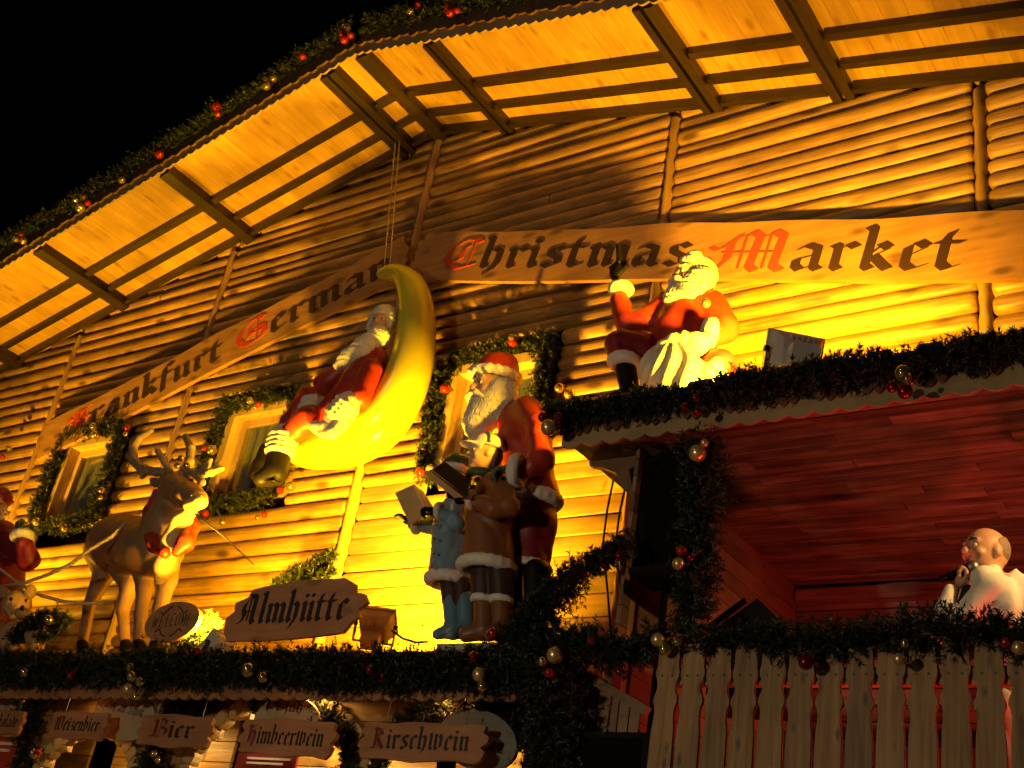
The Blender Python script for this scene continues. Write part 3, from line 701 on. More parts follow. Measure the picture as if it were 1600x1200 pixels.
MB().box(((PX0+PX1)/2, (PYB+PY)/2, 2.25), ((PX1-PX0)/2-.05, (PYB-PY)/2-.05, .05)).build('stage_floor', 'stage_wood', porch)
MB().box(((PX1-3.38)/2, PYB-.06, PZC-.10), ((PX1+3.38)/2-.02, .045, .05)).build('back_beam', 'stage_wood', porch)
px_p = at(992,850,-1.36)[0]; MB().box((px_p, -1.36, 3.46), (.035, .035, 1.20)).build('corner_post', 'post_wood', porch)
MB().poly([(0,0),(-.34,0),(-.33,-.03),(-.24,-.05),(-.13,-.10),(-.04,-.24),(0,-.28)], (px_p-.04,-1.40,PZC-.02), (1,0,0), (0,0,1), -.05).build('bracket', 'stage_side_wood', porch)
L = PX1-PX0
MB().poly(scallop(L, .27, -.005, .026, .145), (PX0, PY-.012, 4.63), (1,0,0), (0,0,1), -.022).build('wavy_fascia', 'pale_trim', porch)
def ogee_piece(x):                               # brown carved pieces with gaps between
    p = []; W = .185
    for i in range(25):
        u = i/24; yb = -.030*abs(math.sin(math.pi*3*u))-.018*math.sin(math.pi*u)
        if u in (0,1): yb = .02
        p.append((u*W, yb))
    p += [(W,.05),(W-.03,.10),(W-.03,.2),(.03,.2),(.03,.10),(0,.05)]
    return MB().poly(p, (x, PY-.036, 4.715), (1,0,0), (0,0,1), -.02).build('carved_edge_piece', 'brown_trim', porch)
x = PX0+.03
while x < PX1: ogee_piece(x); x += .262

# ground floor below the canopy: plank wall with log-block arches -------------
counter = empty('beer_counter', (-7, -1.1, 0), 'shadowed beer counter with block-edged arches below the canopy', 'counter')
YW = -1.12
ARCH = [(-6.15,.84,3.21,.52), (-4.62,.60,3.10,.34), (-8.15,.60,2.96,.40), (-9.9,.55,2.96,.40)]       # centre x, half width, crown height, rise
z = .0
while z < 3.25:
    h_ = min(.14, 3.262-z); segs = [(XL, DXR-.05)]
    for cx, hw, zt, rise in ARCH:
        zm = z+h_/2
        if zm < zt-rise: half = hw
        elif zm < zt: half = hw*math.sqrt(max(0, 1-((zm-(zt-rise))/rise)**2))
        else: half = 0
        if z < .9: half = 0
        if half > .02:
            ns = []
            for s0, s1 in segs:
                if cx+half <= s0 or cx-half >= s1: ns.append((s0, s1)); continue
                if cx-half > s0: ns.append((s0, cx-half))
                if cx+half < s1: ns.append((cx+half, s1))
            segs = ns
    for s0, s1 in segs:
        if s1-s0 > .03: MB().box(((s0+s1)/2, YW, z+h_/2), ((s1-s0)/2, .02, h_/2-.003)).build('wall_plank', 'plank_wood', counter)
    z += .14
for n_a, (cx, hw, zt, rise) in enumerate(ARCH):
    if n_a != 1:
        nb = 17
        for i in range(nb):                      # block surround
            a = math.pi*i/(nb-1); c = A(cx+(hw+.01)*math.cos(a), YW-.02, zt-rise+(rise+.01)*math.sin(a))
            t = nrm((-hw*math.sin(a), 0, rise*math.cos(a))); nn_ = np.cross(t, (0,1,0))
            da = math.pi/(nb-1); hx = .47*da*math.hypot(hw*math.sin(a), rise*math.cos(a)); pts = [(hx*math.copysign(abs(math.cos(q*math.pi/8+.2))**.6, math.cos(q*math.pi/8+.2)), .058*math.copysign(abs(math.sin(q*math.pi/8+.2))**.6, math.sin(q*math.pi/8+.2))) for q in range(16)]
            sg = 1 if np.cross(t, nn_)[1] < 0 else -1
            MB().poly(pts, c, t, nn_, .075*sg).build('arch_block', 'block_wood', counter)
        zz = 1.0
        while zz < zt-rise-.1:
            for sx in (-1,1): MB().box((cx+sx*(hw+.01), YW-.055, zz+.06), (.055,.036,.056)).build('arch_block', 'block_wood', counter)
            zz += .122
    for i in range(14):                          # panelled wall seen through the opening
        MB().box((cx, -.42, 1.0+.16*i+.08), (hw+.13, .015, .076)).build('inner_plank', 'log_wood', counter)
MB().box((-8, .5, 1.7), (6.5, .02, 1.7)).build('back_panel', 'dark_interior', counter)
# ================================================================ SIGNS
def slope_sign(name, label, x0, x1, zmid, slope, hgt, words, right_notch):
    y = -.20
    ux = nrm((1,0,slope)); uz = nrm((-slope,0,1)); L = (x1-x0)/ux[0]; o = A(x0, y, zmid(x0))
    root = empty(name, Vector(o), label, 'sign')
    hh = hgt/2; rr = random.Random(len(name)); top = []; bot = []; n_ = 40
    for i in range(n_+1):
        s = L*i/n_; wv = .012*math.sin(s*2.3+1)+.008*math.sin(s*5.1)
        top.append((s, hh+wv)); bot.append((s, -hh+.012*math.sin(s*1.9+2)))
    def end(xx, sgn):                           # notched end
        return [(xx, -hh*.55), (xx+sgn*.05, -hh*.35), (xx+sgn*.03, -.02), (xx+sgn*.07, hh*.25), (xx+sgn*.02, hh*.6)]
    pts = bot + end(L, 1) + top[::-1] + end(0, -1)[::-1]
    MB().poly(pts, o+A(0,.045,0), ux, uz, .045).build('board', 'sign_wood', root)
    for s in (.6, L/2, L-.6): MB().box(o+ux*s+A(0,.09,0), (.05,.044,.16), ux, (0,1,0), uz).build('mount', 'dark_purlin', root)
    for text, sx0, sx1, xh in words:
        write(root, text, o+ux*(sx0-x0)/ux[0]-uz*xh*(.62 if text != 'Market' else .78)+A(0,-.001,0), ux, uz, xh, 'letter_brown', 'letter_red', .215, (sx1-sx0)/ux[0], .55)
    return root
def sX(px, py): return at(px, py, -.20)[0]
zl = lambda x: 7.745+.258*(x+7.5)
slope_sign('shop_sign', 'sloping wooden board lettered Frankfurt German on the left gable', -12.35, -7.12, zl, .262, .50,
           [('Frankfurt', sX(108,668), sX(352,545), .225), ('German', sX(368,535), sX(618,408), .235)], False)
zr = lambda x: 7.80-.232*(x+6.95)
slope_sign('shop_sign', 'sloping wooden board lettered Christmas Market on the right gable', -6.93, -.75, zr, -.232, .53,
           [('Christmas', sX(694,410), sX(1088,405), .235), ('Market', sX(1118,410), sX(1520,405), .255)], False)

def board_outline(w, h, kind, rr):
    pts = []
    if kind == 'almhuette':
        return [(-w*.98,-h*.62),(-w*.9,-h*.95),(-w*.3,-h*.98),(w*.35,-h*.90),(w*.76,-h*.80),(w*.86,-h*.42),(w*.94,-h*.34),(w*.90,-h*.08),(w,h*.12),(w*.93,h*.40),(w*.80,h*.46),(w*.78,h*.74),(w*.62,h*.96),(0,h*.98),(-w*.55,h*.86),(-w*.70,h*.78),(-w*.74,h*.52),(-w*.92,h*.36),(-w*.90,h*.05),(-w,-h*.15)]
    if kind == 'oval':
        return [(w*math.cos(2*math.pi*i/36), h*math.sin(2*math.pi*i/36)) for i in range(36)]
    for i in range(13): u = -1+2*i/12; pts.append((w*.86*u, -h*(.93+.07*math.cos(u*5+rr.uniform(0,1)))))
    pts += [(w*.93,-h*.8),(w*.97,-h*.42),(w*.9,-h*.22),(w*.99,.06*h),(w,h*.3),(w*.91,h*.5),(w*.93,h*.82)]
    for i in range(13): u = 1-2*i/12; pts.append((w*.86*u, h*(.93+.07*math.cos(u*4+rr.uniform(0,1)))))
    pts += [(-w*.92,h*.84),(-w*.98,h*.5),(-w*.9,h*.24),(-w*.97,0),(-w,-h*.3),(-w*.9,-h*.45),(-w*.93,-h*.8)]
    return pts
def small_sign(name, label, cpx, cpy, Y, wpx, hpx, text, xhf, board='brown_sign', kind='plank', cap='letter_dull_red', ink='letter_black', tilt=0, hang=None, legs=None, group=None, span=.80, dy=-.3, yaw=0, nib=.22):
    c, w = J(cpx, cpy, Y, wpx); h = hpx*dep(c)/FPX; ux = A(math.cos(tilt)*math.cos(yaw), math.cos(tilt)*math.sin(yaw), math.sin(tilt)); w = w/abs(CR[:,0]@ux)*1.0
    uz = nrm(A(0,0,1)-ux*ux[2]); h = h/abs(CR[:,1]@uz)
    root = empty(name, Vector(c), label, 'sign', group); rr = random.Random(int(cpx))
    MB().poly(board_outline(w, h, kind, rr), c+A(0,.03,0), ux, uz, .03).build('board', board, root)
    xh = h*xhf
    if text: write(root, text, c-ux*w*span+uz*h*dy+A(0,-.0015,0), ux, uz, xh, ink, cap, nib, 2*w*span, .25)
    if hang:
        for sx in (-.62, .62):
            a = c+ux*w*sx+uz*h*.9; MB().tube([a+A(0,.012,0), A(a[0]+.004, a[1]+.012, hang)], .0025, 5).build('chain', 'steel', root)
    if legs:
        for sx in legs: a = c+ux*w*sx-uz*h*.7; MB().bar(A(a[0], a[1]+.055, DZ), A(a[0], a[1]+.055, a[2]+h*.9), .035, .03).build('leg', 'dark_purlin', root)
    return root
small_sign('house_sign', 'brown jagged wooden board lettered Almhütte standing on the deck', 459, 953, -1.50, 124, 43, 'Almhütte', .72, kind='almhuette', cap=None, tilt=R_(0), legs=(-.45,.62), span=.80, dy=-.42, nib=.24)
ws = small_sign('welcome_sign', 'brown oval board lettered WELCOME with scrolls on the deck', 268, 971, -1.55, 52, 28, None, .3, kind='oval', tilt=R_(2), legs=(-.55,.75))
c, w = J(268, 971, -1.55, 52); ux = A(1,0,.03); h = 28*dep(c)/FPX*1.1; w = w/abs(CR[:,0]@nrm(ux))
for i, (ch, x) in enumerate(zip(('Lw','Le','Ll','Lc','Lo','Lm','Le'), (-.70,-.42,-.20,-.04,.16,.36,.58))):
    me = glyph_mesh(ch, 'letter_black', .17); ob = bpy.data.objects.new('letter', me); link(ob, ws)
    xh = h*(.50+.12*math.cos(x*2.2)); P = c+nrm(ux)*w*x+A(0,-.0015,-h*.30)-offs(ws)
    ob.matrix_local = Matrix(((w*.20,0,0,P[0]),(0,0,-.02,P[1]),(0,xh,0,P[2]),(0,0,0,1)))
for sg in (-1, 1):                              # scrolls above and below the word
    for m_ in (-1, 1):
        pts = []
        for i in range(26):
            t = i/25; ang = t*4.6; r = .24*(1-.62*t); pts.append(c+A(m_*w*(.10+.42*t+.5*r*math.sin(ang)*.5), -.004, sg*h*(.50+.22*math.cos(ang)*(1-t*.5)+.05)))
        MB().tube(pts, .0045, 5).build('scroll', 'letter_black', ws, True)
HZ = DZ-.24
BG = 'beer signs hanging under the canopy'
def beer(text, cx, cy, wp, hp, label, tilt, span=.78, xhf=.70, dy=-.42):
    small_sign('drink_sign', label, cx, cy, -1.50, wp, hp, text, xhf, tilt=tilt, hang=HZ, group=BG, span=span, dy=dy, nib=.22)
beer('Weizenbier', 121, 1133, 60, 20, 'hanging brown plank sign lettered Weizenbier', R_(-.5))
beer('Bier', 271, 1142, 73, 23, 'hanging brown plank sign lettered Bier, wide capital B', R_(-1), .58, .78)
beer('Himbeerwein', 446, 1152, 87, 26, 'hanging brown plank sign lettered Himbeerwein', R_(-.8), .80)
beer('Kirschwein', 657, 1159, 107, 27, 'hanging brown plank sign lettered Kirschwein', R_(.3), .76, .78)
beer('Schokolade', 2, 1128, 46, 17, 'hanging brown plank sign lettered Schokolade at the left edge', R_(-.5), .8)
def oval(text, cx, cy, wp, hp, label, Y, board, ink, tilt, dy=.35, xhf=.32, span=.62):
    small_sign('oval_sign', label, cx, cy, Y, wp, hp, text, xhf, board=board, kind='oval', cap=None, ink=ink, tilt=tilt, hang=DZ-.14, group='oval signs behind the beer signs', span=span, dy=dy)
oval('Hof am Schok', 192, 1118, 62, 34, 'pale oval sign with faded lettering behind Weizenbier and Bier', -1.34, 'oval_pale', 'letter_grey', R_(-8), .1)
oval('Glüh', 446, 1128, 58, 36, 'pale oval sign lettered Glüh above Himbeerwein', -1.34, 'oval_pale', 'letter_dull_red', R_(-4), .38, .34, .45)
oval('Haus wein', 745, 1153, 60, 40, 'dark grey oval sign half behind Kirschwein', -1.34, 'oval_grey', 'letter_black', R_(-10), .1, .34, .7) if False else oval('wein', 745, 1155, 60, 40, 'dark grey oval sign half behind Kirschwein', -1.34, 'oval_grey', 'letter_black', R_(-14), -.2, .34, .8)
oval('', 2, 1108, 30, 18, 'pale oval sign above Schokolade at the left edge', -1.34, 'oval_pale', 'letter_grey', R_(-4))
def poster(label, px0, py0, px1, py1, Y, mat):
    a = at(px0, py0, Y); b_ = at(px1, py0, Y); c = at(px0, py1, Y)
    root = empty('poster', Vector(a), label, 'poster'); w = b_[0]-a[0]; h = a[2]-c[2]
    MB().box(((a[0]+b_[0])/2, Y+.01, a[2]-h/2), (w/2, .008, h/2)).build('sheet', mat, root)
    for i in range(2): MB().box((a[0]+w*(.55-.05*i), Y-.003, a[2]-h*(.17+.16*i)), (w*(.36-.05*i), .003, h*.035)).build('print_line', 'letter_white', root)
poster('bright red poster with pale print at the lower left edge', -22, 1150, 34, 1215, -1.25, 'poster_red')
poster('dark red poster below Himbeerwein', 372, 1176, 466, 1222, -.95, 'poster_dark_red')

# ================================================================ GARLANDS
def W(px, py, Y): return at(px, py, Y)
zt = lambda x: zs(x)+.24
rl = [A(x, OV-.04, zt(x)+.02*math.sin(x*3)) for x in np.arange(-13.9, XR+.01, .3)]
rr_ = [A(x, OV-.04, zt(x)+.02*math.sin(x*3)) for x in np.arange(XR+.1, -2.0, .3)]
YR = OV-.20
garland('fir_garland', 'fir garland with red and gold baubles along the left roof edge', [rl, [p+A(0,0,.07) for p in rl]], .12,
  [(25,373,YR,6,'g'),(36,376,YR,6,'g'),(33,366,YR,4,'r'),(119,311,YR,6,'g'),(130,307,YR,5,'g'),(125,324,YR,8,'g'),(137,317,YR,5,'r'),(190,281,YR,6,'g'),(249,241,YR,7,'r'),(338,166,YR,7,'r'),(340,178,YR,5,'r'),(416,122,YR,6,'g'),(427,122,YR,6,'g'),(416,134,YR,7,'g'),(473,88,YR,6,'r')], 170, group='roof garlands')
garland('fir_garland', 'fir garland with red and gold baubles along the right roof edge', [rr_, [p+A(0,0,.07) for p in rr_]], .12,
  [(540,43,YR,8,'g'),(535,52,YR,6,'r'),(548,55,YR,6,'r'),(538,62,YR,7,'r'),(641,17,YR,6,'g'),(653,6,YR,5,'d'),(701,10,YR,7,'r'),(714,16,YR,6,'r'),(703,20,YR,7,'r')], 170, group='roof garlands')
def wreath(wx, label, bs):
    d = .035; x0, x1, z0, z1 = wx-WHW-d, wx+WHW+d, WZ0-d, WZ1+d-.02
    pts = [A(x0,-.16,z0),A(x0-.03,-.17,(z0+z1)/2),A(x0,-.16,z1),A(wx,-.17,z1+.03),A(x1,-.16,z1),A(x1+.02,-.17,(z0+z1)/2),A(x1,-.16,z0),A(wx,-.17,z0-.03),A(x0,-.16,z0)]
    garland('window_garland', label, [pts], .108, bs, 200, group='garlands framing the windows')
YB = -.28
wreath(WINX[0], 'fir garland framing the window at the left edge', [(14,700,YB,5,'g'),(4,714,YB,4,'r')])
wreath(WINX[1], 'fir garland framing the window behind the reindeer', [(146,666,YB,6,'g'),(148,679,YB,7,'g'),(199,668,YB,5,'r'),(196,678,YB,4,'g'),(159,766,YB,5,'g'),(157,778,YB,4,'g'),(57,815,YB,7,'g'),(101,825,YB,6,'g')])
wreath(WINX[2], 'fir garland framing the window behind the moon', [(391,626,YB,6,'g'),(404,632,YB,5,'r'),(398,637,YB,3,'g'),(331,703,YB,8,'g'),(320,700,YB,5,'r'),(321,802,YB,6,'r'),(348,816,YB,6,'g'),(403,809,YB,5,'g'),(413,804,YB,5,'r'),(454,760,YB,8,'g'),(438,766,YB,6,'r')])
wreath(WINX[3], 'fir garland framing the window behind the tall standing Santa', [(801,534,YB,8,'r'),(799,527,YB-.05,5,'g'),(695,607,YB,8,'r'),(874,606,YB,8,'g'),(888,616,YB,7,'m'),(657,737,YB,8,'r'),(672,733,YB,7,'m')])
def gpx(pts): return [at(*p) for p in pts]
YP = -1.76
garland('fir_garland', 'thick fir garland along the stage porch roof edge below the seated Santa',
  [gpx([(862,650,YP),(930,641,YP),(1050,623,YP),(1160,604,YP),(1300,582,YP),(1420,563,YP),(1640,530,YP)]), gpx([(866,656,YP),(1000,637,YP),(1150,613,YP),(1300,591,YP),(1450,568,YP),(1640,539,YP)])], .10,
  [(857,668,YP-.16,13,'m'),(848,652,YP-.12,8,'d'),(873,652,YP-.12,8,'d'),(1070,637,YP-.14,7,'d'),(1090,644,YP-.14,7,'d'),(1087,622,YP-.14,6,'d'),(1411,583,YP-.15,13,'g'),(1394,605,YP-.15,9,'d'),(1414,612,YP-.15,12,'d'),(1424,597,YP-.17,5,'r')], 250)
garland('fir_garland', 'upright fir garland wrapped round the stage post by the loudspeaker',
  [gpx([(1096,695,-1.72),(1094,760,-1.72),(1090,850,-1.72),(1084,930,-1.72),(1078,1035,-1.72)]), gpx([(1100,720,-1.70),(1096,820,-1.70),(1086,960,-1.70)])], .135,
  [(1090,708,-1.86,14,'m'),(1101,692,-1.86,7,'m'),(1079,703,-1.82,5,'g'),(1065,861,-1.84,9,'r'),(1060,881,-1.86,10,'m'),(1079,871,-1.84,6,'d'),(1028,1000,-1.84,11,'m'),(1039,1014,-1.86,11,'g'),(1058,1003,-1.86,7,'g')], 260)
garland('fir_garland', 'fir garland draped along the top of the stage fence',
  [gpx([(1110,1003,-1.80),(1190,998,-1.80),(1290,1008,-1.80),(1400,992,-1.80),(1500,990,-1.80),(1640,1000,-1.80)])], .115,
  [(1259,1035,-1.92,12,'d'),(1405,1030,-1.92,10,'m'),(1414,1005,-1.92,7,'g'),(1571,1004,-1.92,8,'r'),(1592,1012,-1.92,11,'m')], 260)
garland('fir_garland', 'fir garland rising in a slope beside the standing Santa to the corner post',
  [gpx([(985,845,-1.62),(945,870,-1.64),(895,905,-1.66),(850,945,-1.68),(815,985,-1.70),(790,1010,-1.70)]), gpx([(880,925,-1.68),(840,965,-1.70),(800,1020,-1.70)])], .125,
  [(968,869,-1.76,7,'d'),(770,990,-1.82,9,'r')], 260)
garland('fir_garland', 'thick fir garland along the edge of the canopy deck',
  [gpx([(-40,1037,-1.68),(100,1040,-1.68),(250,1038,-1.68),(400,1036,-1.68),(520,1040,-1.68),(640,1040,-1.68),(760,1038,-1.68),(850,1035,-1.68)]), gpx([(-40,1052,-1.69),(200,1052,-1.69),(420,1052,-1.69),(640,1056,-1.69),(840,1060,-1.69)])], .125,
  [(38,1051,-1.82,7,'g'),(110,1056,-1.82,5,'r'),(117,1050,-1.82,4,'d'),(204,1043,-1.82,7,'g'),(206,1057,-1.84,8,'g'),(218,1065,-1.84,7,'g'),(200,1077,-1.84,9,'m'),(212,1088,-1.84,6,'g'),(388,1047,-1.82,11,'g'),(411,1058,-1.82,8,'g'),(578,1047,-1.82,7,'d'),(598,1056,-1.82,5,'d'),(310,1018,-1.80,6,'r'),(741,1027,-1.82,9,'d'),(749,1054,-1.84,11,'m'),(754,1072,-1.82,8,'g')], 300)
garland('fir_garland', 'dark fir garland hanging down the canopy corner post',
  [gpx([(858,985,-1.72),(862,1060,-1.72),(866,1130,-1.72),(862,1230,-1.72)]), gpx([(848,1000,-1.70),(850,1090,-1.70),(856,1230,-1.70)])], .15,
  [(867,1024,-1.90,13,'m'),(848,1034,-1.90,8,'g'),(858,1052,-1.88,8,'r')], 280)
garland('fir_garland', 'short fir garland linking the canopy corner to the stage post',
  [gpx([(875,1005,-1.72),(930,1012,-1.74),(985,1030,-1.74),(1010,1012,-1.74),(1040,1000,-1.74)])], .115,
  [(924,1003,-1.84,7,'r'),(968,1050,-1.84,6,'d')], 250)
YA = -1.24
def arch_garland(label, pts, bs=()): garland('arch_garland', label, [gpx(pts)], .11, bs, 220, group='garlands round the counter arches')
arch_garland('dark fir garland arching over the counter opening behind Kirschwein', [(590,1225,YA),(598,1170,YA),(625,1135,YA),(680,1115,YA),(740,1105,YA),(800,1118,YA),(835,1160,YA),(845,1225,YA)], [(716,1095,-1.36,11,'g'),(734,1094,-1.36,6,'g')])
arch_garland('dark fir garland between the counter arches behind Bier', [(235,1230,YA),(238,1180,YA),(255,1130,YA),(285,1105,YA),(330,1095,YA)], [(240,1178,-1.36,6,'g'),(246,1188,-1.36,5,'g')])
arch_garland('dark fir garland hanging beside the red poster at the left edge', [(52,1080,YA),(45,1130,YA),(40,1180,YA),(25,1230,YA)], [(52,1178,-1.36,7,'g'),(60,1175,-1.36,5,'r'),(36,1095,-1.36,5,'g')])
arch_garland('dark fir garland over the arch behind Himbeerwein', [(395,1098,YA),(430,1090,YA),(480,1100,YA),(520,1125,YA),(545,1170,YA),(552,1225,YA)])
# ================================================================ FLOODLIGHTS
def floodlight(label, P, aim, power, scale=1., legs=None, spread=150, tilt_up=(0,0,1)):
    """asymmetric-reflector floodlight: deep wedge housing, glass front, ballast box behind, yoke and foot"""
    P = np.asarray(P, float); F = Fr(P, aim, tilt_up, scale); root = empty('floodlight', Vector(P), label, 'floodlight', 'floodlights aimed at the wall')
    def Q(x, y, z): return F.P(x, y, z)
    # housing: front frame .34 x .26, narrowing to the back
    V = [Q(-.17,.0,-.13),Q(.17,.0,-.13),Q(.17,.0,.13),Q(-.17,.0,.13),Q(-.15,-.07,-.12),Q(.15,-.07,-.12),Q(.15,-.07,.125),Q(-.15,-.07,.125),Q(-.11,-.17,-.10),Q(.11,-.17,-.10),Q(.11,-.15,.06),Q(-.11,-.15,.06)]
    Fc = [(4,5,1,0),(5,6,2,1),(6,7,3,2),(7,4,0,3),(8,9,5,4),(9,10,6,5),(10,11,7,6),(11,8,4,7),(11,10,9,8)]
    MB().add(V, Fc).build('housing', 'grey_metal', root)
    fr = MB()
    for sx in (-1,1): fr.box(Q(sx*.165,.012,0), (.014*scale,.014*scale,.144*scale), F.x, F.y, F.z)
    for sz in (-1,1): fr.box(Q(0,.0125,sz*.130), (.150*scale,.0135*scale,.014*scale), F.x, F.y, F.z)
    fr.build('front_frame', 'grey_metal', root)
    MB().box(Q(0,.004,0), (.149*scale,.003,.115*scale), F.x, F.y, F.z).build('glass', 'flood_glass', root)
    bb = MB().box(Q(.0,-.215,-.045), (.085*scale,.055*scale,.062*scale), F.x, F.y, F.z); bb.build('ballast_box', 'grey_metal', root)
    fins = MB()
    for i in range(5): fins.box(Q(-.07+.035*i,-.125,.080), (.004,.035*scale,.014*scale), F.x, F.y, F.z)
    fins.build('cooling_fin', 'grey_metal', root)
    yk = MB(); b0 = P-A(0,0,.20*scale)
    for sx in (-1,1): yk.bar(Q(sx*.186,-.06,0), b0+F.x*sx*.186*scale, .012, .03, up=F.y)
    yk.bar(b0-F.x*.19*scale, b0+F.x*.19*scale, .03, .010); yk.build('yoke', 'steel', root)
    for sx in (-1,1): MB().tube([Q(sx*.170,-.06,0), Q(sx*.205,-.06,0)], .02*scale, 8).build('clamp_knob', 'black_plastic', root)
    ld = bpy.data.lights.new('flood_lamp', 'AREA'); ld.shape = 'RECTANGLE'; ld.size = .24*scale; ld.size_y = .17*scale
    ld.energy = power; ld.color = AMBER; ld.spread = R_(spread)
    lo = bpy.data.objects.new('flood_lamp', ld); link(lo, root); lo.location = Vector(Q(0,.03,0)-P)
    lo.rotation_euler = Vector(-F.y).to_track_quat('Z', 'Y').to_euler()
    return root
floodlight('grey floodlight on the porch roof beside the seated Santa', at(1240,556,-1.42), (-.62,.72,.32), 400, .95, spread=165)
floodlight('grey floodlight behind the Almhütte board', at(590,970,-.86), (-.24,.46,.86), 460, .8, spread=165)
floodlight('floodlight low behind the WELCOME board lighting the reindeer', at(342,1004,-1.42), (-.70,.10,.71), 270, .6, spread=100)
floodlight('floodlight on the far left end of the deck aimed at the eaves', A(-11.9,-1.25,3.62), (.16,.10,1), 190, .8, spread=120)

# ================================================================ MOON AND SLEEPER
ym = -.52
moon = empty('crescent_moon', Vector(at(650,530,ym)), 'large glossy yellow crescent moon hanging on two thin chains', 'moon')
js = [(596,429,8),(612,426,13),(632,434,18),(645,455,24),(651,492,28),(648,540,32),(636,590,36),(616,632,39),(588,666,41),(550,688,40),(515,700,33),(485,708,24),(462,710,14)]
sdf('crescent', [Sm([(x,y,ym,r) for x,y,r in js], 12, .01)], 'moon_paint', moon, .016)
top = at(604,424,ym)
for dx in (-.035,.035):                          # ball chain up to the roof beam
    zt_ = zs(top[0])-.10; n_ = 70; V = []; mb = MB()
    a = top+A(dx,0,0); b_ = A(-7.52+dx*.8, -.30, zt_)
    mb.tube([a, b_], .004, 5)
    for i in range(n_):
        p = a+(b_-a)*i/n_; mb.tube([p-A(0,0,.011), p, p+A(0,0,.011)], [.003,.0115,.003], 6)
    mb.build('chain', 'chain_metal', moon, True)
sm = empty('sleeping_santa', Vector(at(560,600,ym)), 'Santa figure in red reclining inside the crescent moon', 'figure')
Yb = ym-.16
F = Fr(at(598,507,Yb+.02), at(560,470,Yb-.5)-at(598,507,Yb), at(612,440,Yb)-at(575,590,Yb), .27)
body = thin([Ch(J(577,560,Yb,22), J(560,610,Yb,28), J(535,640,Yb,24), k=.05), Ch(J(535,640,Yb,20), J(492,622,Yb-.16,15), J(455,655,Yb-.16,13), J(430,720,Yb-.14,9)), Ch(J(528,652,Yb,20), J(478,668,Yb-.05,17), J(440,690,Yb-.06,12), J(425,730,Yb-.06,9))], .5) + head_prims(F)
sdf('body', body, 'skin_paint', sm, .013)
sdf('suit', [Ch(J(585,562,Yb,24), J(566,600,Yb-.02,33), J(540,632,Yb,30), J(522,645,Yb,24), k=.06),
   Ch(J(580,578,Yb-.10,18), J(562,622,Yb-.16,18), J(536,642,Yb-.20,15), k=.02),
   Ch(J(548,570,Yb-.02,16), J(505,600,Yb-.08,15), J(488,632,Yb-.12,13)),
   Ch(J(525,645,Yb,24), J(482,658,Yb-.20,22), J(448,682,Yb-.24,18), k=.05), Ch(J(520,630,Yb+.05,22), J(482,622,Yb-.16,18), J(455,658,Yb-.15,16), J(437,695,Yb-.12,13), k=.04)], 'red_paint', sm, .012, .03, folds(.012, 26, 1.))
def ringed(name, a, b_, mat, parent, n_=4, h=.009):
    pr = []
    for i in range(n_):
        t = (i+.5)/n_; p = a[0]+(b_[0]-a[0])*t; r = a[1]+(b_[1]-a[1])*t; d = nrm(b_[0]-a[0]); x = nrm(np.cross(d, (0,0,1.))); y = np.cross(d, x); q = 12
        for j in range(q):
            an = 2*math.pi*j/q; an2 = 2*math.pi*(j+1)/q; w = 1+.06*math.sin(j*3+i)
            rr = np.linalg.norm(b_[0]-a[0])/n_*.62
            pr.append(('c', p+r*.75*w*(math.cos(an)*x+math.sin(an)*y), rr, p+r*.75*(math.cos(an2)*x+math.sin(an2)*y), rr, .008))
    pr.append(('c', a[0], a[1]*.8, b_[0], b_[1]*.8, .01))
    return sdf(name, pr, mat, parent, h)
ringed('cuff', J(545,630,Yb-.22,24), J(524,655,Yb-.24,24), 'white_paint', sm, 4)
ringed('cuff', J(488,628,Yb-.14,18), J(482,662,Yb-.18,18), 'white_paint', sm, 4)
ringed('fur_band', J(444,682,Yb-.24,26), J(436,712,Yb-.25,25), 'white_paint', sm, 4)
sdf('gloves', [Ch(J(528,655,Yb-.22,14), J(512,668,Yb-.26,13), J(494,667,Yb-.27,9)), Ch(J(535,660,Yb-.22,13), J(520,676,Yb-.27,11), J(503,678,Yb-.27,7)), Ch(J(485,660,Yb-.2,9), J(498,672,Yb-.25,9))], 'white_paint', sm, .009, .012)
sdf('boot', [Ch(J(436,712,Yb-.25,20), J(430,738,Yb-.26,19), k=.03), Ch(J(430,738,Yb-.26,18), J(408,748,Yb-.32,13), k=.03), Bx(at(422,755,Yb-.28), (.09,.05,.012), None, .01, .02)], 'black_paint', sm, .010)
sdf('boot', [Ch(J(418,705,Yb-.02,14), J(408,728,Yb-.05,13), J(402,742,Yb-.08,11), k=.03)], 'black_paint', sm, .010)
sdf('beard', [Ch(J(592,525,Yb-.06,17), J(570,548,Yb-.09,20), J(545,562,Yb-.12,15), J(528,572,Yb-.13,7), k=.05)], 'beard_paint', sm, .007, .03, curls(.008, 105, 48))
sdf('hair_and_cap', [F.E((0,-.12,.16),(.45,.5,.46)), Cn(F.J(0,-.1,.35,.3), F.J(.1,-.4,.6,.2), .1), Cn(F.J(-.34,.2,-.2,.12), F.J(-.3,.1,.25,.14)), Cn(F.J(.34,.2,-.2,.12), F.J(.3,.1,.25,.14)), Sub(F.E((0,.5,-.02),(.26,.3,.22)))], 'beard_paint', sm, .007, .03, curls(.007, 105, 48))
eyes(F, sm)

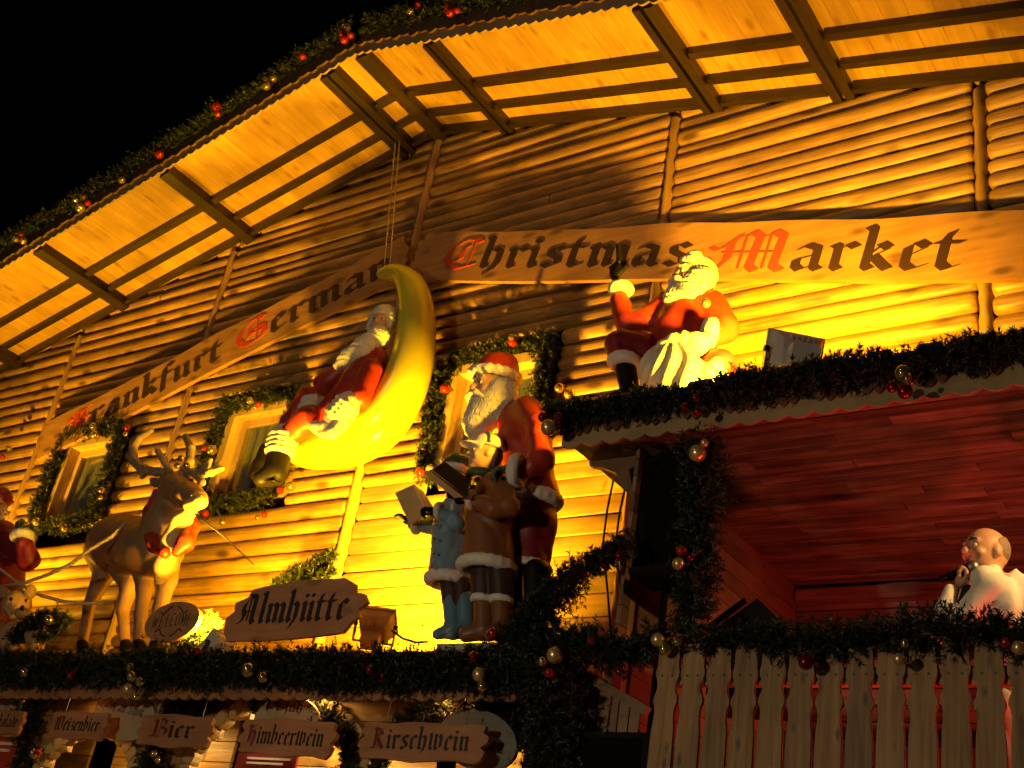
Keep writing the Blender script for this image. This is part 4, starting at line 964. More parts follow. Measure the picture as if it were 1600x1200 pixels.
# ================================================================ REINDEER
def atD(x, y, Y): return at(x, y, Y+.28)
def JD(x, y, Y, r): return J(x, y, Y+.28, r)
deer = empty('reindeer', Vector(A(*atD(215,1000,-1.2)[:2], DZ)), 'brown reindeer figure with raised head and red harness collar', 'reindeer')
def leg(a): return Ch(*[JD(*q) for q in a], k=.03)
L1 = [(222,872,-1.30,21),(226,920,-1.30,13),(220,960,-1.30,10),(216,1010,-1.30,9)]
L2 = [(262,868,-1.40,22),(262,905,-1.42,15),(250,950,-1.40,11),(244,1012,-1.40,10)]
L3 = [(158,862,-.88,27),(163,895,-.86,17),(140,945,-.90,9.5),(128,1010,-.90,8)]
L4 = [(188,875,-.98,25),(203,915,-1.0,15),(192,955,-1.0,9.5),(196,1010,-1.0,8)]
dbody = [Ch(JD(238,858,-1.34,45), JD(212,852,-1.12,42), JD(190,850,-.98,44), JD(176,848,-.90,40), k=.10), Ch(JD(248,858,-1.40,40), JD(262,820,-1.46,34), JD(270,788,-1.47,28), k=.08),
   Ch(JD(270,775,-1.47,24), JD(276,765,-1.50,24), k=.05), Ch(JD(276,764,-1.52,25), JD(297,775,-1.64,20), JD(309,780,-1.72,16), k=.05), Cn(JD(262,752,-1.48,14), JD(285,748,-1.50,12), .04),
   Cn(JD(240,753,-1.46,6), JD(258,757,-1.48,9), .02), Cn(JD(236,749,-1.46,3), JD(243,754,-1.46,7), .02), Cn(JD(304,752,-1.50,5), JD(288,757,-1.50,8), .02),
   leg(L1), leg(L2), leg(L3), leg(L4), Cn(JD(160,828,-.74,12), JD(150,850,-.70,7), .04)]
sdf('body', dbody, 'deer_paint', deer, .013, .05)
sdf('throat_patch', [Ch(JD(300,797,-1.70,9), JD(284,814,-1.66,15), JD(270,845,-1.62,17), JD(258,884,-1.58,17), JD(250,905,-1.50,9), k=.04)], 'deer_pale', deer, .012)
sdf('muzzle_patch', [Ch(JD(298,789,-1.72,12), JD(313,784,-1.78,12), k=.03)], 'deer_pale', deer, .010)
for q in (L1, L2, L3, L4):
    x, y, Y, r = q[-1]; sdf('hoof', [Ch(JD(x,y-4,Y,r*1.1), JD(x+3,y+8,Y-.02,r*1.35), k=.01)], 'black_paint', deer, .012)
ball('eye', atD(268,755,-1.62), .026, 'dark_eye', deer); ball('eye', atD(298,752,-1.62), .022, 'dark_eye', deer)
for x in (299, 315): ball('nostril', atD(x,774,-1.86), .010, 'dark_eye', deer)
sdf('antler', [Ch(JD(264,739,-1.48,6.5), JD(245,737,-1.50,7), JD(222,734,-1.50,7.5), JD(209,720,-1.48,7), JD(208,700,-1.46,6.5), JD(218,685,-1.44,5.5), JD(236,673,-1.42,4.5), k=.02), Ch(JD(266,738,-1.50,5.5), JD(256,719,-1.54,5.5), JD(246,704,-1.56,4.5)), Ch(JD(230,735,-1.5,6), JD(222,745,-1.56,4))], 'antler_paint', deer, .008, .02)
sdf('antler', [Ch(JD(284,738,-1.48,6.5), JD(296,722,-1.44,7), JD(298,700,-1.42,6.5), JD(290,682,-1.40,5), k=.02), Ch(JD(290,737,-1.50,6.5), JD(312,741,-1.56,7), JD(330,738,-1.58,6), JD(347,732,-1.58,4.5)), Ch(JD(312,741,-1.56,6), JD(324,727,-1.56,5), JD(329,719,-1.56,4)), Ch(JD(330,738,-1.58,5), JD(342,724,-1.58,4)), Ch(JD(306,741,-1.56,6), JD(316,754,-1.62,6))], 'antler_paint', deer, .008, .02)
sdf('collar', [Ch(JD(246,772,-1.40,9), JD(234,800,-1.42,10), JD(232,826,-1.48,13), JD(244,850,-1.60,14), JD(258,864,-1.68,9), k=.03), Ch(JD(276,862,-1.68,9), JD(290,848,-1.64,14), JD(300,824,-1.56,12), JD(298,806,-1.48,9), k=.03)], 'red_paint', deer, .011, .03, folds(.004, 40))
for x, y in ((283,716),(292,728),(277,727)): ball('bell', atD(x,y,-1.60), .030, 'gold', deer, 12)
rp = empty('rein_rope', Vector(at(60,905,-1.2)), 'pale rope reins running from the reindeer to the left edge', 'rope')
MB().tube(resample(gpx([(196,817,-1.28),(175,838,-1.3),(143,857,-1.3),(110,882,-1.3),(75,898,-1.3),(40,910,-1.3),(-10,918,-1.3)]), .05), .017, 8).build('strand', 'rope', rp, True)
MB().tube(resample(gpx([(176,940,-1.15),(140,943,-1.25),(100,940,-1.3),(65,931,-1.34),(30,912,-1.34),(-10,882,-1.34)]), .05), .015, 8).build('strand', 'rope', rp, True)
o = MB().tube(gpx([(304,802,-1.66),(350,838,-1.6),(397,883,-1.52)]), [.008,.007,.004], 6).build('tether_stick', 'rope', None, True); tag(o, 'thin pale stick slanting down from the reindeer collar', 'stick')

# ================================================================ STANDING SANTA
ys = -1.06
san = empty('santa_figure', Vector(A(*at(830,1000,ys)[:2], DZ)), 'tall standing Santa figure in red coat leaning over the carol singers', 'figure')
F = Fr(at(770,608,ys-.10), A(-.44,-.88,-.20), A(.04,-.10,1), .33)
sdf('body', head_prims(F)+thin([Ch(J(800,665,ys,36), J(828,760,ys,40), J(832,860,ys,34), k=.1), Ch(J(842,655,ys-.15,20), J(846,715,ys-.22,17), J(800,732,ys-.30,12)), Ch(J(830,860,ys-.03,18), J(832,985,ys-.08,15)), Ch(J(815,860,ys+.1,20), J(815,985,ys+.1,15))]), 'skin_paint', san, .015, .05)
sdf('coat', [Ch(J(808,660,ys,34), J(822,700,ys,38), J(838,768,ys,38), k=.12), Ch(J(824,640,ys-.10,22), J(844,672,ys-.18,22), J(848,714,ys-.22,20), k=.06), Ch(J(846,720,ys-.22,19), J(816,735,ys-.30,15), k=.03), Cn(J(800,650,ys+.2,26), J(775,735,ys+.2,18), .08)], 'red_paint', san, .014, .06, folds(.016, 20, 2.))
sdf('coat_skirt', [Ch(J(836,775,ys,33), J(832,820,ys,33), J(827,882,ys,34), k=.08), Sub(Bx(at(827,890,ys)-A(0,0,.3), (.5,.5,.3)))], 'dark_red_paint', san, .015, .05, folds(.018, 24, 4.))
def hem(name, c, rx, ry, t, mat, parent, amp=.004, tiltv=(0,0,1), fwd=(1,0,0), h=.012, n_=18):
    F_ = Fr(c, fwd, tiltv); pr = []
    for j in range(n_):
        a = 2*math.pi*j/n_; b_ = 2*math.pi*(j+1)/n_
        pr.append(('c', F_.P(rx*math.cos(a), ry*math.sin(a), 0), t, F_.P(rx*math.cos(b_), ry*math.sin(b_), 0), t, .01))
    return sdf(name, pr, mat, parent, h, .012, fur(amp))
q = dep(at(830,780,ys))/FPX
hem('coat_hem', at(838,781,ys), 32*q, 32*q, 11*q, 'white_paint', san)
hem('skirt_hem', at(826,888,ys), 26*q, 26*q, 10*q, 'white_paint', san)
sdf('boots', [Ch(J(838,895,ys-.10,22), J(835,960,ys-.10,18), J(833,1005,ys-.1,17)), Ch(J(810,895,ys+.05,22), J(812,960,ys+.05,18), J(812,1005,ys+.05,17)), Ch(J(834,1000,ys-.1,16), J(806,1004,ys-.25,13)), Ch(J(812,1000,ys+.05,16), J(788,1004,ys-.10,13))], 'black_paint', san, .016)
hem('cuff', at(808,737,ys-.34), 19*q, 19*q, 9*q, 'white_paint', san, .004, A(-.9,-.2,-.1), (0,0,1))
G = Fr(at(795,733,ys-.40), A(-.88,-.25,-.1), A(0,-.2,1), .13)
sdf('glove', glove(G, (.5,.5,.5,.5,.3)), 'green_paint', san, .008, .02)
bd = Fr(F.o, F.y, F.z, F.s)
sdf('beard', [Cn(F.J(0,.28,-.32,.24), F.J(.0,.34,-.85,.27), .1), Cn(F.J(0,.34,-.85,.27), F.J(.02,.26,-1.25,.13), .1), Cn(F.J(-.33,.08,-.05,.14), F.J(-.30,.16,-.5,.24), .1), Cn(F.J(.33,.08,-.05,.14), F.J(.30,.16,-.5,.24), .1), Cn(F.J(.36,-.18,-.05,.2), F.J(.38,-.16,-.65,.22), .1), Cn(F.J(-.36,-.18,-.05,.2), F.J(-.38,-.16,-.65,.22), .1), Cn(F.J(0,-.35,0,.25), F.J(0,-.4,-.6,.24), .1), Sub(F.E((0,.52,-.235),(.10,.10,.035)))], 'beard_paint', san, .0065, .04, curls(.008, 115, 52))
sdf('moustache', [Ch(F.J(.02,.52,-.17,.06), F.J(.16,.50,-.20,.075), F.J(.30,.40,-.32,.04)), Ch(F.J(-.02,.52,-.17,.06), F.J(-.16,.50,-.20,.075), F.J(-.30,.40,-.32,.04)), Cn(F.J(.08,.44,.19,.03), F.J(.26,.38,.18,.03)), Cn(F.J(-.08,.44,.19,.03), F.J(-.26,.38,.18,.03))], 'beard_paint', san, .008, .01, curls(.004, 120, 60))
sdf('hat', [F.E((0,-.08,.40),(.43,.50,.36)), Cn(F.J(.0,-.1,.55,.30), F.J(.10,-.36,.66,.22), .1), Cn(F.J(.1,-.36,.66,.2), F.J(.30,-.62,.50,.12), .08)], 'red_paint', san, .010, .05, folds(.012, 30, 3.))
sdf('hat_brim', [('c', F.P(.46*math.cos(a), -.04+.52*math.sin(a), .30+.05*math.sin(a)), .105*F.s, F.P(.46*math.cos(a+.4), -.04+.52*math.sin(a+.4), .30+.05*math.sin(a+.4)), .105*F.s, .02) for a in np.arange(0, 6.28, .4)], 'white_paint', san, .009, .02, fur(.004))
sdf('pompom', [El(F.P(.36,-.68,.42), .15*F.s)], 'white_paint', san, .009, .02, fur(.005))
eyes(F, san)
MB().box(A(*at(822,1004,ys)[:2], DZ+.03), (.30,.24,.03)).build('base', 'base_plate', san)

# ================================================================ CAROL SINGERS
def book(name, label, quad, cover, thick=.02):
    P0, P1, P2, P3 = (np.asarray(q) for q in quad)         # spine top, outer top, outer bottom, spine bottom (front cover)
    ux = nrm(P1-P0); uy = nrm(P3-P0); n_ = nrm(np.cross(ux, uy)); 
    root = empty(name, Vector(P3), label, 'book')
    w = np.linalg.norm(P1-P0); h = np.linalg.norm(P3-P0)
    MB().box((P0+P2)/2, (w/2, h/2, .004), ux, uy, n_).build('cover', cover, root)
    return root, ux, uy, n_, w, h, P0, P3
yk_ = -1.34
kid = empty('carol_singer', Vector(A(*at(770,1000,yk_)[:2], DZ)), 'carol singer figure in brown coat, white cap and green scarf', 'figure', 'carol singer figures')
F = Fr(at(757,712,yk_), A(-.58,-.82,-.04), (0.05,0,1), .235)
sdf('body', head_prims(F)+thin([Ch(J(768,765,yk_,22), J(768,870,yk_,22)), Ch(J(757,890,yk_,14), J(757,985,yk_,11)), Ch(J(783,890,yk_,14), J(783,985,yk_,11)), Ch(J(790,770,yk_-.08,13), J(800,798,yk_-.12,11), J(742,778,yk_-.2,8))]), 'skin_paint', kid, .013)
sdf('coat', [Ch(J(768,762,yk_,24), J(766,800,yk_,34), J(763,880,yk_,41), k=.1), Ch(J(786,768,yk_-.08,18), J(799,792,yk_-.14,17), J(770,796,yk_-.20,15), J(744,784,yk_-.24,14), k=.03), Sub(Bx(at(763,889,yk_)-A(0,0,.3), (.5,.5,.3)))], 'brown_paint', kid, .012, .05, folds(.012, 26, 5.))
q = dep(at(760,885,yk_))/FPX
hem('coat_hem', at(761,887,yk_), 38*q, 41*q, 10*q, 'white_paint', kid)
hem('cuff', at(737,781,yk_-.25), 10*q, 10*q, 6*q, 'white_paint', kid, .003, A(-1,-.1,.1), (0,0,1), .009, 12)
G = Fr(at(725,775,yk_-.26), A(-.95,-.1,.1), A(0,-.1,1), .085); sdf('glove', glove(G, (.8,.8,.8,.8,.6)), 'black_paint', kid, .007, .015)
G = Fr(at(712,768,yk_-.05), A(-.9,-.3,.1), A(0,-.1,1), .08); sdf('glove', glove(G, (.8,.8,.8,.8,.6)), 'black_paint', kid, .007, .015)
sdf('trousers', [Ch(J(756,888,yk_,23), J(756,935,yk_,20)), Ch(J(784,888,yk_,21), J(784,935,yk_,18))], 'trouser_paint', kid, .013, .02, folds(.004, 30))
q2 = q
hem('boot_fur', at(756,938,yk_), 17*q, 15*q, 6*q, 'white_paint', kid, .003); hem('boot_fur', at(783,938,yk_), 14*q, 14*q, 6*q, 'white_paint', kid, .003)
sdf('boot', [Ch(J(757,945,yk_,18), J(757,985,yk_,16), k=.02), Ch(J(757,985,yk_,15), J(728,992,yk_-.04,12), k=.03)], 'boot_brown', kid, .011)
sdf('boot', [Ch(J(784,945,yk_,17), J(784,985,yk_,15), k=.02), Ch(J(784,985,yk_,14), J(762,992,yk_-.1,11), k=.03)], 'boot_brown', kid, .011)
sdf('scarf', [('c', F.P(.34*math.cos(a), -.05+.36*math.sin(a), -.62), .13*F.s, F.P(.34*math.cos(a+.5), -.05+.36*math.sin(a+.5), -.62), .13*F.s, .02) for a in np.arange(0, 6.28, .5)]+[Ch(F.J(.1,.3,-.65,.12), F.J(.2,.42,-.95,.10)), Cn(F.J(.36,-.1,-.6,.12), F.J(.42,-.35,-.5,.1))], 'green_paint', kid, .008, .02, folds(.004, 60))
sdf('hair', [F.E((0,-.30,.02),(.37,.24,.38)), Cn(F.J(.28,-.26,-.1,.11), F.J(.26,-.26,-.38,.10)), Cn(F.J(-.28,-.26,-.1,.11), F.J(-.26,-.26,-.38,.10))], 'trouser_paint', kid, .009)
cap = sdf('cap', [F.E((0,-.06,.26),(.47,.54,.42)), F.E((0,.50,.22),(.32,.30,.05), .02), Sub(Bx(F.P(0,-.3,-.1), (.6*F.s,.5*F.s,.3*F.s), F.R, .01))], 'white_paint', kid, .009, .02)
ST = MB().tube([F.P(.40*math.cos(a)*1.2, -.06+.10, .26+.44*math.sin(a)) for a in np.linspace(0,3.14,14)], .012, 6); ST.build('cap_stripe', 'blue_paint', kid, True)
eyes(F, kid)
MB().box(A(*at(760,1003,yk_)[:2], DZ+.03), (.22,.2,.03)).build('base', 'base_plate', kid)
bk = empty('song_book', Vector(at(705,750,yk_-.2)), 'open dark song book held by the singer in the brown coat', 'book', 'song books')
def slab(name, c4, t, mat, parent):
    c4 = [np.asarray(c, float) for c in c4]; n_ = nrm(np.cross(c4[1]-c4[0], c4[3]-c4[0])); V = c4+[c+n_*t for c in c4]
    mesh_obj(name, V, [(3,2,1,0),(4,5,6,7),(0,1,5,4),(1,2,6,5),(2,3,7,6),(3,0,4,7)], mat, parent)
slab('cover', [at(672,735,yk_-.36), at(695,721,yk_-.26), at(736,752,yk_-.30), at(724,776,yk_-.40)], .012, 'black_paint', bk)
slab('pages', [at(660,738,yk_-.28), at(671,735,yk_-.36), at(723,777,yk_-.40), at(710,778,yk_-.32)], .018, 'page_paint', bk)
yc = -1.22
ch = empty('carol_singer', Vector(A(*at(715,1000,yc)[:2], DZ)), 'smaller carol singer figure in light blue coat and green cap', 'figure', 'carol singer figures')
F = Fr(at(706,746,yc), A(-.92,-.30,-.05), (0,0,1), .21)
sdf('body', head_prims(F)+thin([Ch(J(708,790,yc,18), J(706,895,yc,20)), Ch(J(700,905,yc,13), J(702,990,yc,10)), Ch(J(722,905,yc,13), J(722,990,yc,10)), Ch(J(705,795,yc-.06,10), J(690,812,yc-.12,9), J(668,800,yc-.18,7))]), 'skin_paint', ch, .012)
sdf('coat', [Ch(J(710,790,yc,21), J(706,830,yc,28), J(700,905,yc,33), k=.08), Ch(J(716,795,yc-.10,14), J(712,818,yc-.18,13), J(690,800,yc-.24,11), k=.03), Ch(J(694,795,yc+.1,13), J(672,822,yc+.02,12), J(646,820,yc-.06,10), k=.03), Sub(Bx(at(700,909,yc)-A(0,0,.3), (.5,.5,.3)))], 'blue_paint', ch, .012, .05, folds(.010, 26, 7.))
q = dep(at(700,905,yc))/FPX
hem('coat_hem', at(700,907,yc), 28*q, 31*q, 9*q, 'white_paint', ch)
hem('cuff', at(686,798,yc-.26), 9*q, 9*q, 5*q, 'white_paint', ch, .003, A(-1,-.2,0), (0,0,1), .009, 12)
hem('cuff', at(650,822,yc-.05), 9*q, 9*q, 5*q, 'white_paint', ch, .003, A(-1,-.2,0), (0,0,1), .009, 12)
G = Fr(at(672,796,yc-.28), A(-1,-.2,0), A(0,0,1), .075); sdf('glove', glove(G, (.6,.6,.6,.6,.4)), 'black_paint', ch, .007, .015)
G = Fr(at(636,812,yc-.08), A(-.8,-.2,.5), A(-.3,0,1), .075); sdf('glove', glove(G, (.2,.2,.2,.2,.2), 1.15), 'black_paint', ch, .007, .015)
sdf('trousers', [Ch(J(703,912,yc,16), J(705,938,yc,15)), Ch(J(723,912,yc,16), J(724,938,yc,15))], 'trouser_paint', ch, .012)
sdf('boot', [Ch(J(706,938,yc,15), J(708,985,yc,13), k=.02), Ch(J(708,984,yc,13), J(684,991,yc-.06,9), k=.03)], 'boot_blue', ch, .010)
sdf('boot', [Ch(J(728,938,yc,15), J(728,985,yc,13), k=.02), Ch(J(728,984,yc,13), J(706,992,yc-.12,9), k=.03)], 'boot_blue', ch, .010)
sdf('cap', [F.E((0,-.08,.36),(.46,.52,.34)), Cn(F.J(0,-.2,.5,.28), F.J(.05,-.5,.5,.2), .1)], 'green_paint', ch, .009)
sdf('cap_brim', [('c', F.P(.46*math.cos(a), -.04+.50*math.sin(a), .22), .11*F.s, F.P(.46*math.cos(a+.4), -.04+.50*math.sin(a+.4), .22), .11*F.s, .02) for a in np.arange(0, 6.28, .4)], 'white_paint', ch, .009, .02, fur(.003))
eyes(F, ch)
for i in range(4): ball('button', at(681-i*2,820+i*22,yc-.20), .012, 'gold', ch, 8)
MB().box(A(*at(712,1003,yc)[:2], DZ+.03), (.2,.18,.03)).build('base', 'base_plate', ch)
bk = empty('song_book', Vector(at(640,790,yc-.1)), 'open pale song book held by the small singer in blue', 'book', 'song books')
slab('cover', [at(617,770,yc-.04), at(646,757,yc-.12), at(668,800,yc-.28), at(640,820,yc-.14)], .015, 'page_paint', bk)
slab('pages', [at(646,757,yc-.13), at(662,768,yc-.02), at(682,800,yc-.20), at(668,800,yc-.29)], .012, 'white_paint', bk)

# ================================================================ SEATED SANTA ON THE PORCH
yz = -.86
st = empty('santa_figure', Vector(A(*at(1060,600,yz)[:2], 4.92)), 'seated Santa figure with raised finger and sack on the porch roof', 'figure')
F = Fr(at(1083,436,yz-.06), A(-.54,-.80,-.04), A(.14,-.08,1), .285)
sdf('body', head_prims(F)+thin([Ch(J(1080,480,yz,30), J(1075,560,yz,36), k=.1), Ch(J(1035,480,yz-.05,16), J(980,506,yz-.14,14), J(968,462,yz-.16,10)), Ch(J(1120,480,yz,16), J(1138,520,yz-.05,14), J(1100,535,yz-.2,10)), Ch(J(1050,560,yz,24), J(972,540,yz-.25,20), J(985,612,yz-.28,12)), Ch(J(1090,565,yz,24), J(1120,570,yz-.3,20), J(1120,620,yz-.3,12))]), 'skin_paint', st, .014, .04)
sdf('coat', [Ch(J(1078,482,yz,40), J(1070,520,yz,46), J(1072,560,yz,46), k=.1), Ch(J(1042,480,yz-.06,22), J(1010,500,yz-.12,20), J(982,506,yz-.16,20), k=.03), Ch(J(980,506,yz-.16,20), J(968,470,yz-.17,15), k=.02), Ch(J(1112,478,yz-.02,24), J(1132,512,yz-.06,23), k=.05), Ch(J(1132,516,yz-.06,22), J(1112,526,yz-.18,17), k=.03)], 'red_paint', st, .013, .05, folds(.014, 24, 9.))
sdf('trousers', [Ch(J(1050,562,yz,28), J(1000,548,yz-.14,27), J(972,538,yz-.22,24), k=.05), Ch(J(970,540,yz-.22,24), J(976,565,yz-.24,20), k=.03), Ch(J(1090,565,yz,26), J(1125,570,yz-.22,24), J(1128,600,yz-.24,18), k=.03)], 'dark_red_paint', st, .013, .04, folds(.012, 28, 3.))
q = dep(at(1000,560,yz))/FPX
hem('boot_fur', at(976,566,yz-.25), 17*q, 17*q, 10*q, 'white_paint', st)
sdf('boot', [Ch(J(978,578,yz-.25,17), J(985,615,yz-.25,15), k=.02), Ch(J(985,615,yz-.25,14), J(962,622,yz-.34,11), k=.03)], 'black_paint', st, .012)
sdf('boot', [Ch(J(1126,600,yz-.25,16), J(1126,622,yz-.25,14), k=.02), Ch(J(1126,622,yz-.25,13), J(1104,628,yz-.34,10), k=.03)], 'black_paint', st, .012)
hem('cuff', at(970,452,yz-.18), 12*q, 12*q, 9*q, 'white_paint', st, .004, A(-.05,0,1), (0,1,0), .010, 14)
hem('cuff', at(1108,521,yz-.22), 14*q, 14*q, 11*q, 'white_paint', st, .004, A(-.6,-.5,-.2), (0,0,1), .010, 14)
G = Fr(at(962,424,yz-.20), A(-.18,-.06,1), A(-.4,-.9,-.1), .148); sdf('glove', glove(G, (0,.9,.95,.95,.6)), 'black_paint', st, .007, .015)
G = Fr(at(1090,538,yz-.30), A(-.7,-.4,-.35), A(0,-.3,1), .115); sdf('glove', glove(G, (.7,.75,.8,.8,.5)), 'white_paint', st, .008, .015)
sdf('beard', [Cn(F.J(0,.28,-.34,.25), F.J(-.02,.36,-.72,.24), .1), Cn(F.J(0,.36,-.72,.24), F.J(0,.30,-.98,.14), .1), Cn(F.J(-.34,.08,-.05,.15), F.J(-.28,.18,-.5,.24), .1), Cn(F.J(.34,.08,-.05,.15), F.J(.28,.18,-.5,.24), .1), Cn(F.J(.36,-.16,0,.2), F.J(.36,-.12,-.5,.2), .1), Cn(F.J(-.36,-.16,0,.2), F.J(-.36,-.12,-.5,.2), .1), Sub(F.E((0,.52,-.235),(.10,.10,.035)))], 'beard_paint', st, .0065, .04, curls(.008, 115, 52))
sdf('moustache', [Ch(F.J(.02,.52,-.17,.06), F.J(.16,.50,-.20,.08), F.J(.32,.40,-.30,.04)), Ch(F.J(-.02,.52,-.17,.06), F.J(-.16,.50,-.20,.08), F.J(-.32,.40,-.30,.04)), Cn(F.J(.08,.44,.19,.03), F.J(.26,.38,.18,.03)), Cn(F.J(-.08,.44,.19,.03), F.J(-.26,.38,.18,.03))], 'beard_paint', st, .008, .01, curls(.004, 120, 60))
sdf('hair', [F.E((0,-.16,.17),(.42,.46,.45)), Cn(F.J(.05,.26,.45,.10), F.J(-.1,.1,.55,.14), .08), Sub(F.E((0,.55,-.04),(.31,.36,.26)))], 'beard_paint', st, .008, .04, curls(.006, 100, 45))
ball('collar_bell', at(1103,474,yz-.32), .035, 'gold', st, 12)
eyes(F, st)
c_ = at(1062,600,yz); MB().box(A(c_[0], yz-.02, 5.03), (.42,.24,.12)).build('seat_box', 'plank_wood', st)
MB().box(A(at(985,620,yz-.26)[0], yz-.30, 5.02), (.14,.16,.11)).build('foot_box', 'plank_wood', st)
sk = empty('gift_sack', Vector(A(*at(1062,600,yz-.3)[:2], 4.93)), 'cream cloth sack with ruffled top held by the seated Santa', 'sack')
def rid(X):
    c = at(1060,530,yz-.36); a = np.arctan2(X[...,2]-c[2]-.05, X[...,0]-c[0]+.02)
    return .013*np.sin(a*17+3*np.sin(X[...,2]*9)+X[...,0]*8)
sdf('cloth', [Ch(J(1058,556,yz-.30,28), J(1052,590,yz-.30,45), J(1070,612,yz-.28,50), k=.08), Cn(J(1030,575,yz-.32,28), J(1100,600,yz-.30,36), .08), Cn(J(1110,600,yz-.3,24), J(1140,612,yz-.3,12), .08)], 'sack_paint', sk, .011, .05, rid)
pr = []
for i in range(16):
    a = 2*math.pi*i/16; c = at(1062,545,yz-.32); p = c+A(.19*math.cos(a), .10*math.sin(a), .02*math.sin(3*a)+.05*math.cos(a)*.8); pr += [El(p, (.045+.012*math.sin(i*2.3), .03, .045))]
sdf('ruffled_rim', pr+[Ch(J(1030,556,yz-.32,16), J(1092,540,yz-.32,16))], 'sack_paint', sk, .010, .02, curls(.005, 50, 30))

# ================================================================ LEFT EDGE: SLEIGH SANTA AND TEDDY, FIR SPRIGS
yl = -1.15
ls = empty('sleigh_santa', Vector(A(*at(10,1000,yl)[:2], DZ)), 'Santa figure in dark red cut off by the left edge', 'figure')
F = Fr(at(-6,792,yl), A(.75,-.5,0), (0,0,1), .26)
sdf('body', head_prims(F)+thin([Ch(J(0,850,yl,30), J(0,950,yl,30)), Ch(J(12,850,yl-.08,12), J(40,880,yl-.12,11), J(40,845,yl-.2,8))]), 'skin_paint', ls, .016)
sdf('coat', [Ch(J(0,845,yl,32), J(-2,900,yl,36), J(-5,960,yl,40), k=.08), Ch(J(14,845,yl-.08,18), J(44,875,yl-.12,17), k=.04), Ch(J(44,876,yl-.12,17), J(38,850,yl-.22,13), k=.03)], 'dark_red_paint', ls, .014, .05, folds(.012, 24))
sdf('beard', [Cn(F.J(0,.3,-.3,.25), F.J(.05,.36,-.75,.22), .1), Cn(F.J(-.3,.1,-.1,.16), F.J(-.2,.2,-.5,.22), .1), Cn(F.J(.3,.1,-.1,.16), F.J(.2,.2,-.5,.22), .1)], 'beard_paint', ls, .010, .04, curls(.01, 66, 32))
sdf('hat', [F.E((0,-.08,.36),(.45,.5,.34)), Cn(F.J(0,-.1,.5,.3), F.J(0,-.5,.55,.15), .1)], 'dark_red_paint', ls, .012)
q = dep(at(33,836,yl))/FPX
hem('cuff', at(35,838,yl-.24), 11*q, 11*q, 7*q, 'white_paint', ls, .003, A(-.3,-.4,1), (0,1,0), .010, 12)
G = Fr(at(28,822,yl-.26), A(-.4,-.2,1), A(0,-1,0), .09); sdf('glove', glove(G, (.7,.7,.7,.7,.5)), 'green_paint', ls, .009, .015)
eyes(F, ls)
td = empty('teddy_bear', Vector(A(*at(22,1005,-1.40)[:2], DZ)), 'tan teddy bear sitting at the left end of the deck', 'toy bear')
yt = -1.40
sdf('body', [El(J(26,945,yt,1)[0], (.14,.12,.13)), El(at(34,958,yt-.10), (.07,.06,.05), None, .03), Cn(J(4,922,yt,9), J(8,928,yt,9), .02), Cn(J(48,922,yt,9), J(46,928,yt,9), .02), El(at(22,1000,yt), (.17,.14,.17)), Cn(J(0,985,yt-.05,13), J(-4,1010,yt-.12,12), .03), Cn(J(46,985,yt-.05,13), J(58,1008,yt-.14,12), .03)], 'teddy_fur', td, .012, .04, fur(.004))
for x, y in ((17,936),(41,938)): ball('eye', at(x,y,yt-.13), .016, 'dark_eye', td, 8)
ball('nose', at(35,950,yt-.17), .024, 'dark_eye', td, 8)
def sprig(label, pts, R, tips=300):
    root = empty('fir_sprig', Vector(pts[0][0]), label, 'plant', 'fir sprigs on the deck'); st_ = MB()
    for p in pts: st_.tube(p, .008, 5)
    st_.build('stem', 'bark', root); V, T = needles(pts, R, tips, jitter=.2); o_ = np_mesh('needles', V, T, 'needles', root); o_['kind'] = 'stuff'
sprig('brightly lit fir sprig above the Almhütte board', [gpx([(435,935,-.58),(465,905,-.58),(500,880,-.58),(522,866,-.58)]), gpx([(470,930,-.58),(500,900,-.58),(520,890,-.58)]), gpx([(430,925,-.58),(455,900,-.58),(480,885,-.58)])], .075)
sprig('lit fir sprig between the WELCOME and Almhütte boards', [gpx([(290,1004,-1.38),(318,990,-1.38),(335,965,-1.38)]), gpx([(275,1005,-1.38),(330,1000,-1.38)])], .06)
sprig('dark fir sprig in front of the teddy bear', [gpx([(20,1000,-1.55),(50,975,-1.55),(85,960,-1.55)]), gpx([(60,1000,-1.55),(90,980,-1.55),(105,965,-1.55)])], .08, 260)
bauble_ = bauble(None, 76, 969, -1.66, 8, 'g'); tag(bauble_, 'single gold bauble beside the teddy bear', 'bauble')
# ================================================================ STAGE: FENCE, SPEAKERS, SINGER, LAMPS
YF = -1.78
fence = empty('stage_fence', (-1.6, YF, 2.3), 'pale wooden fence of wavy-cut palings in front of the stage', 'fence')
PC = [1035,1075,1122,1165,1210,1254,1300,1346,1395,1445,1496,1552,1605,1660]
px_ = [at(p, 1105, YF)[0] for p in PC]
stp = (px_[-1]-px_[2])/(len(px_)-3); xs = [px_[2]+stp*(i-2) for i in range(len(px_)+6)]
def paling_outline():
    prof = [(2.30,.060),(2.60,.062),(2.80,.062),(2.90,.060),(2.95,.054),(2.985,.052),(3.015,.057),(3.035,.066),(3.06,.064),(3.085,.053),(3.11,.049),(3.14,.053),(3.165,.065),(3.19,.066),(3.22,.059),(3.27,.059),(3.305,.055),(3.33,.040)]
    s = 2.30+.0
    return [(w, z) for z, w in prof]+[(-w, z) for z, w in prof[::-1]]
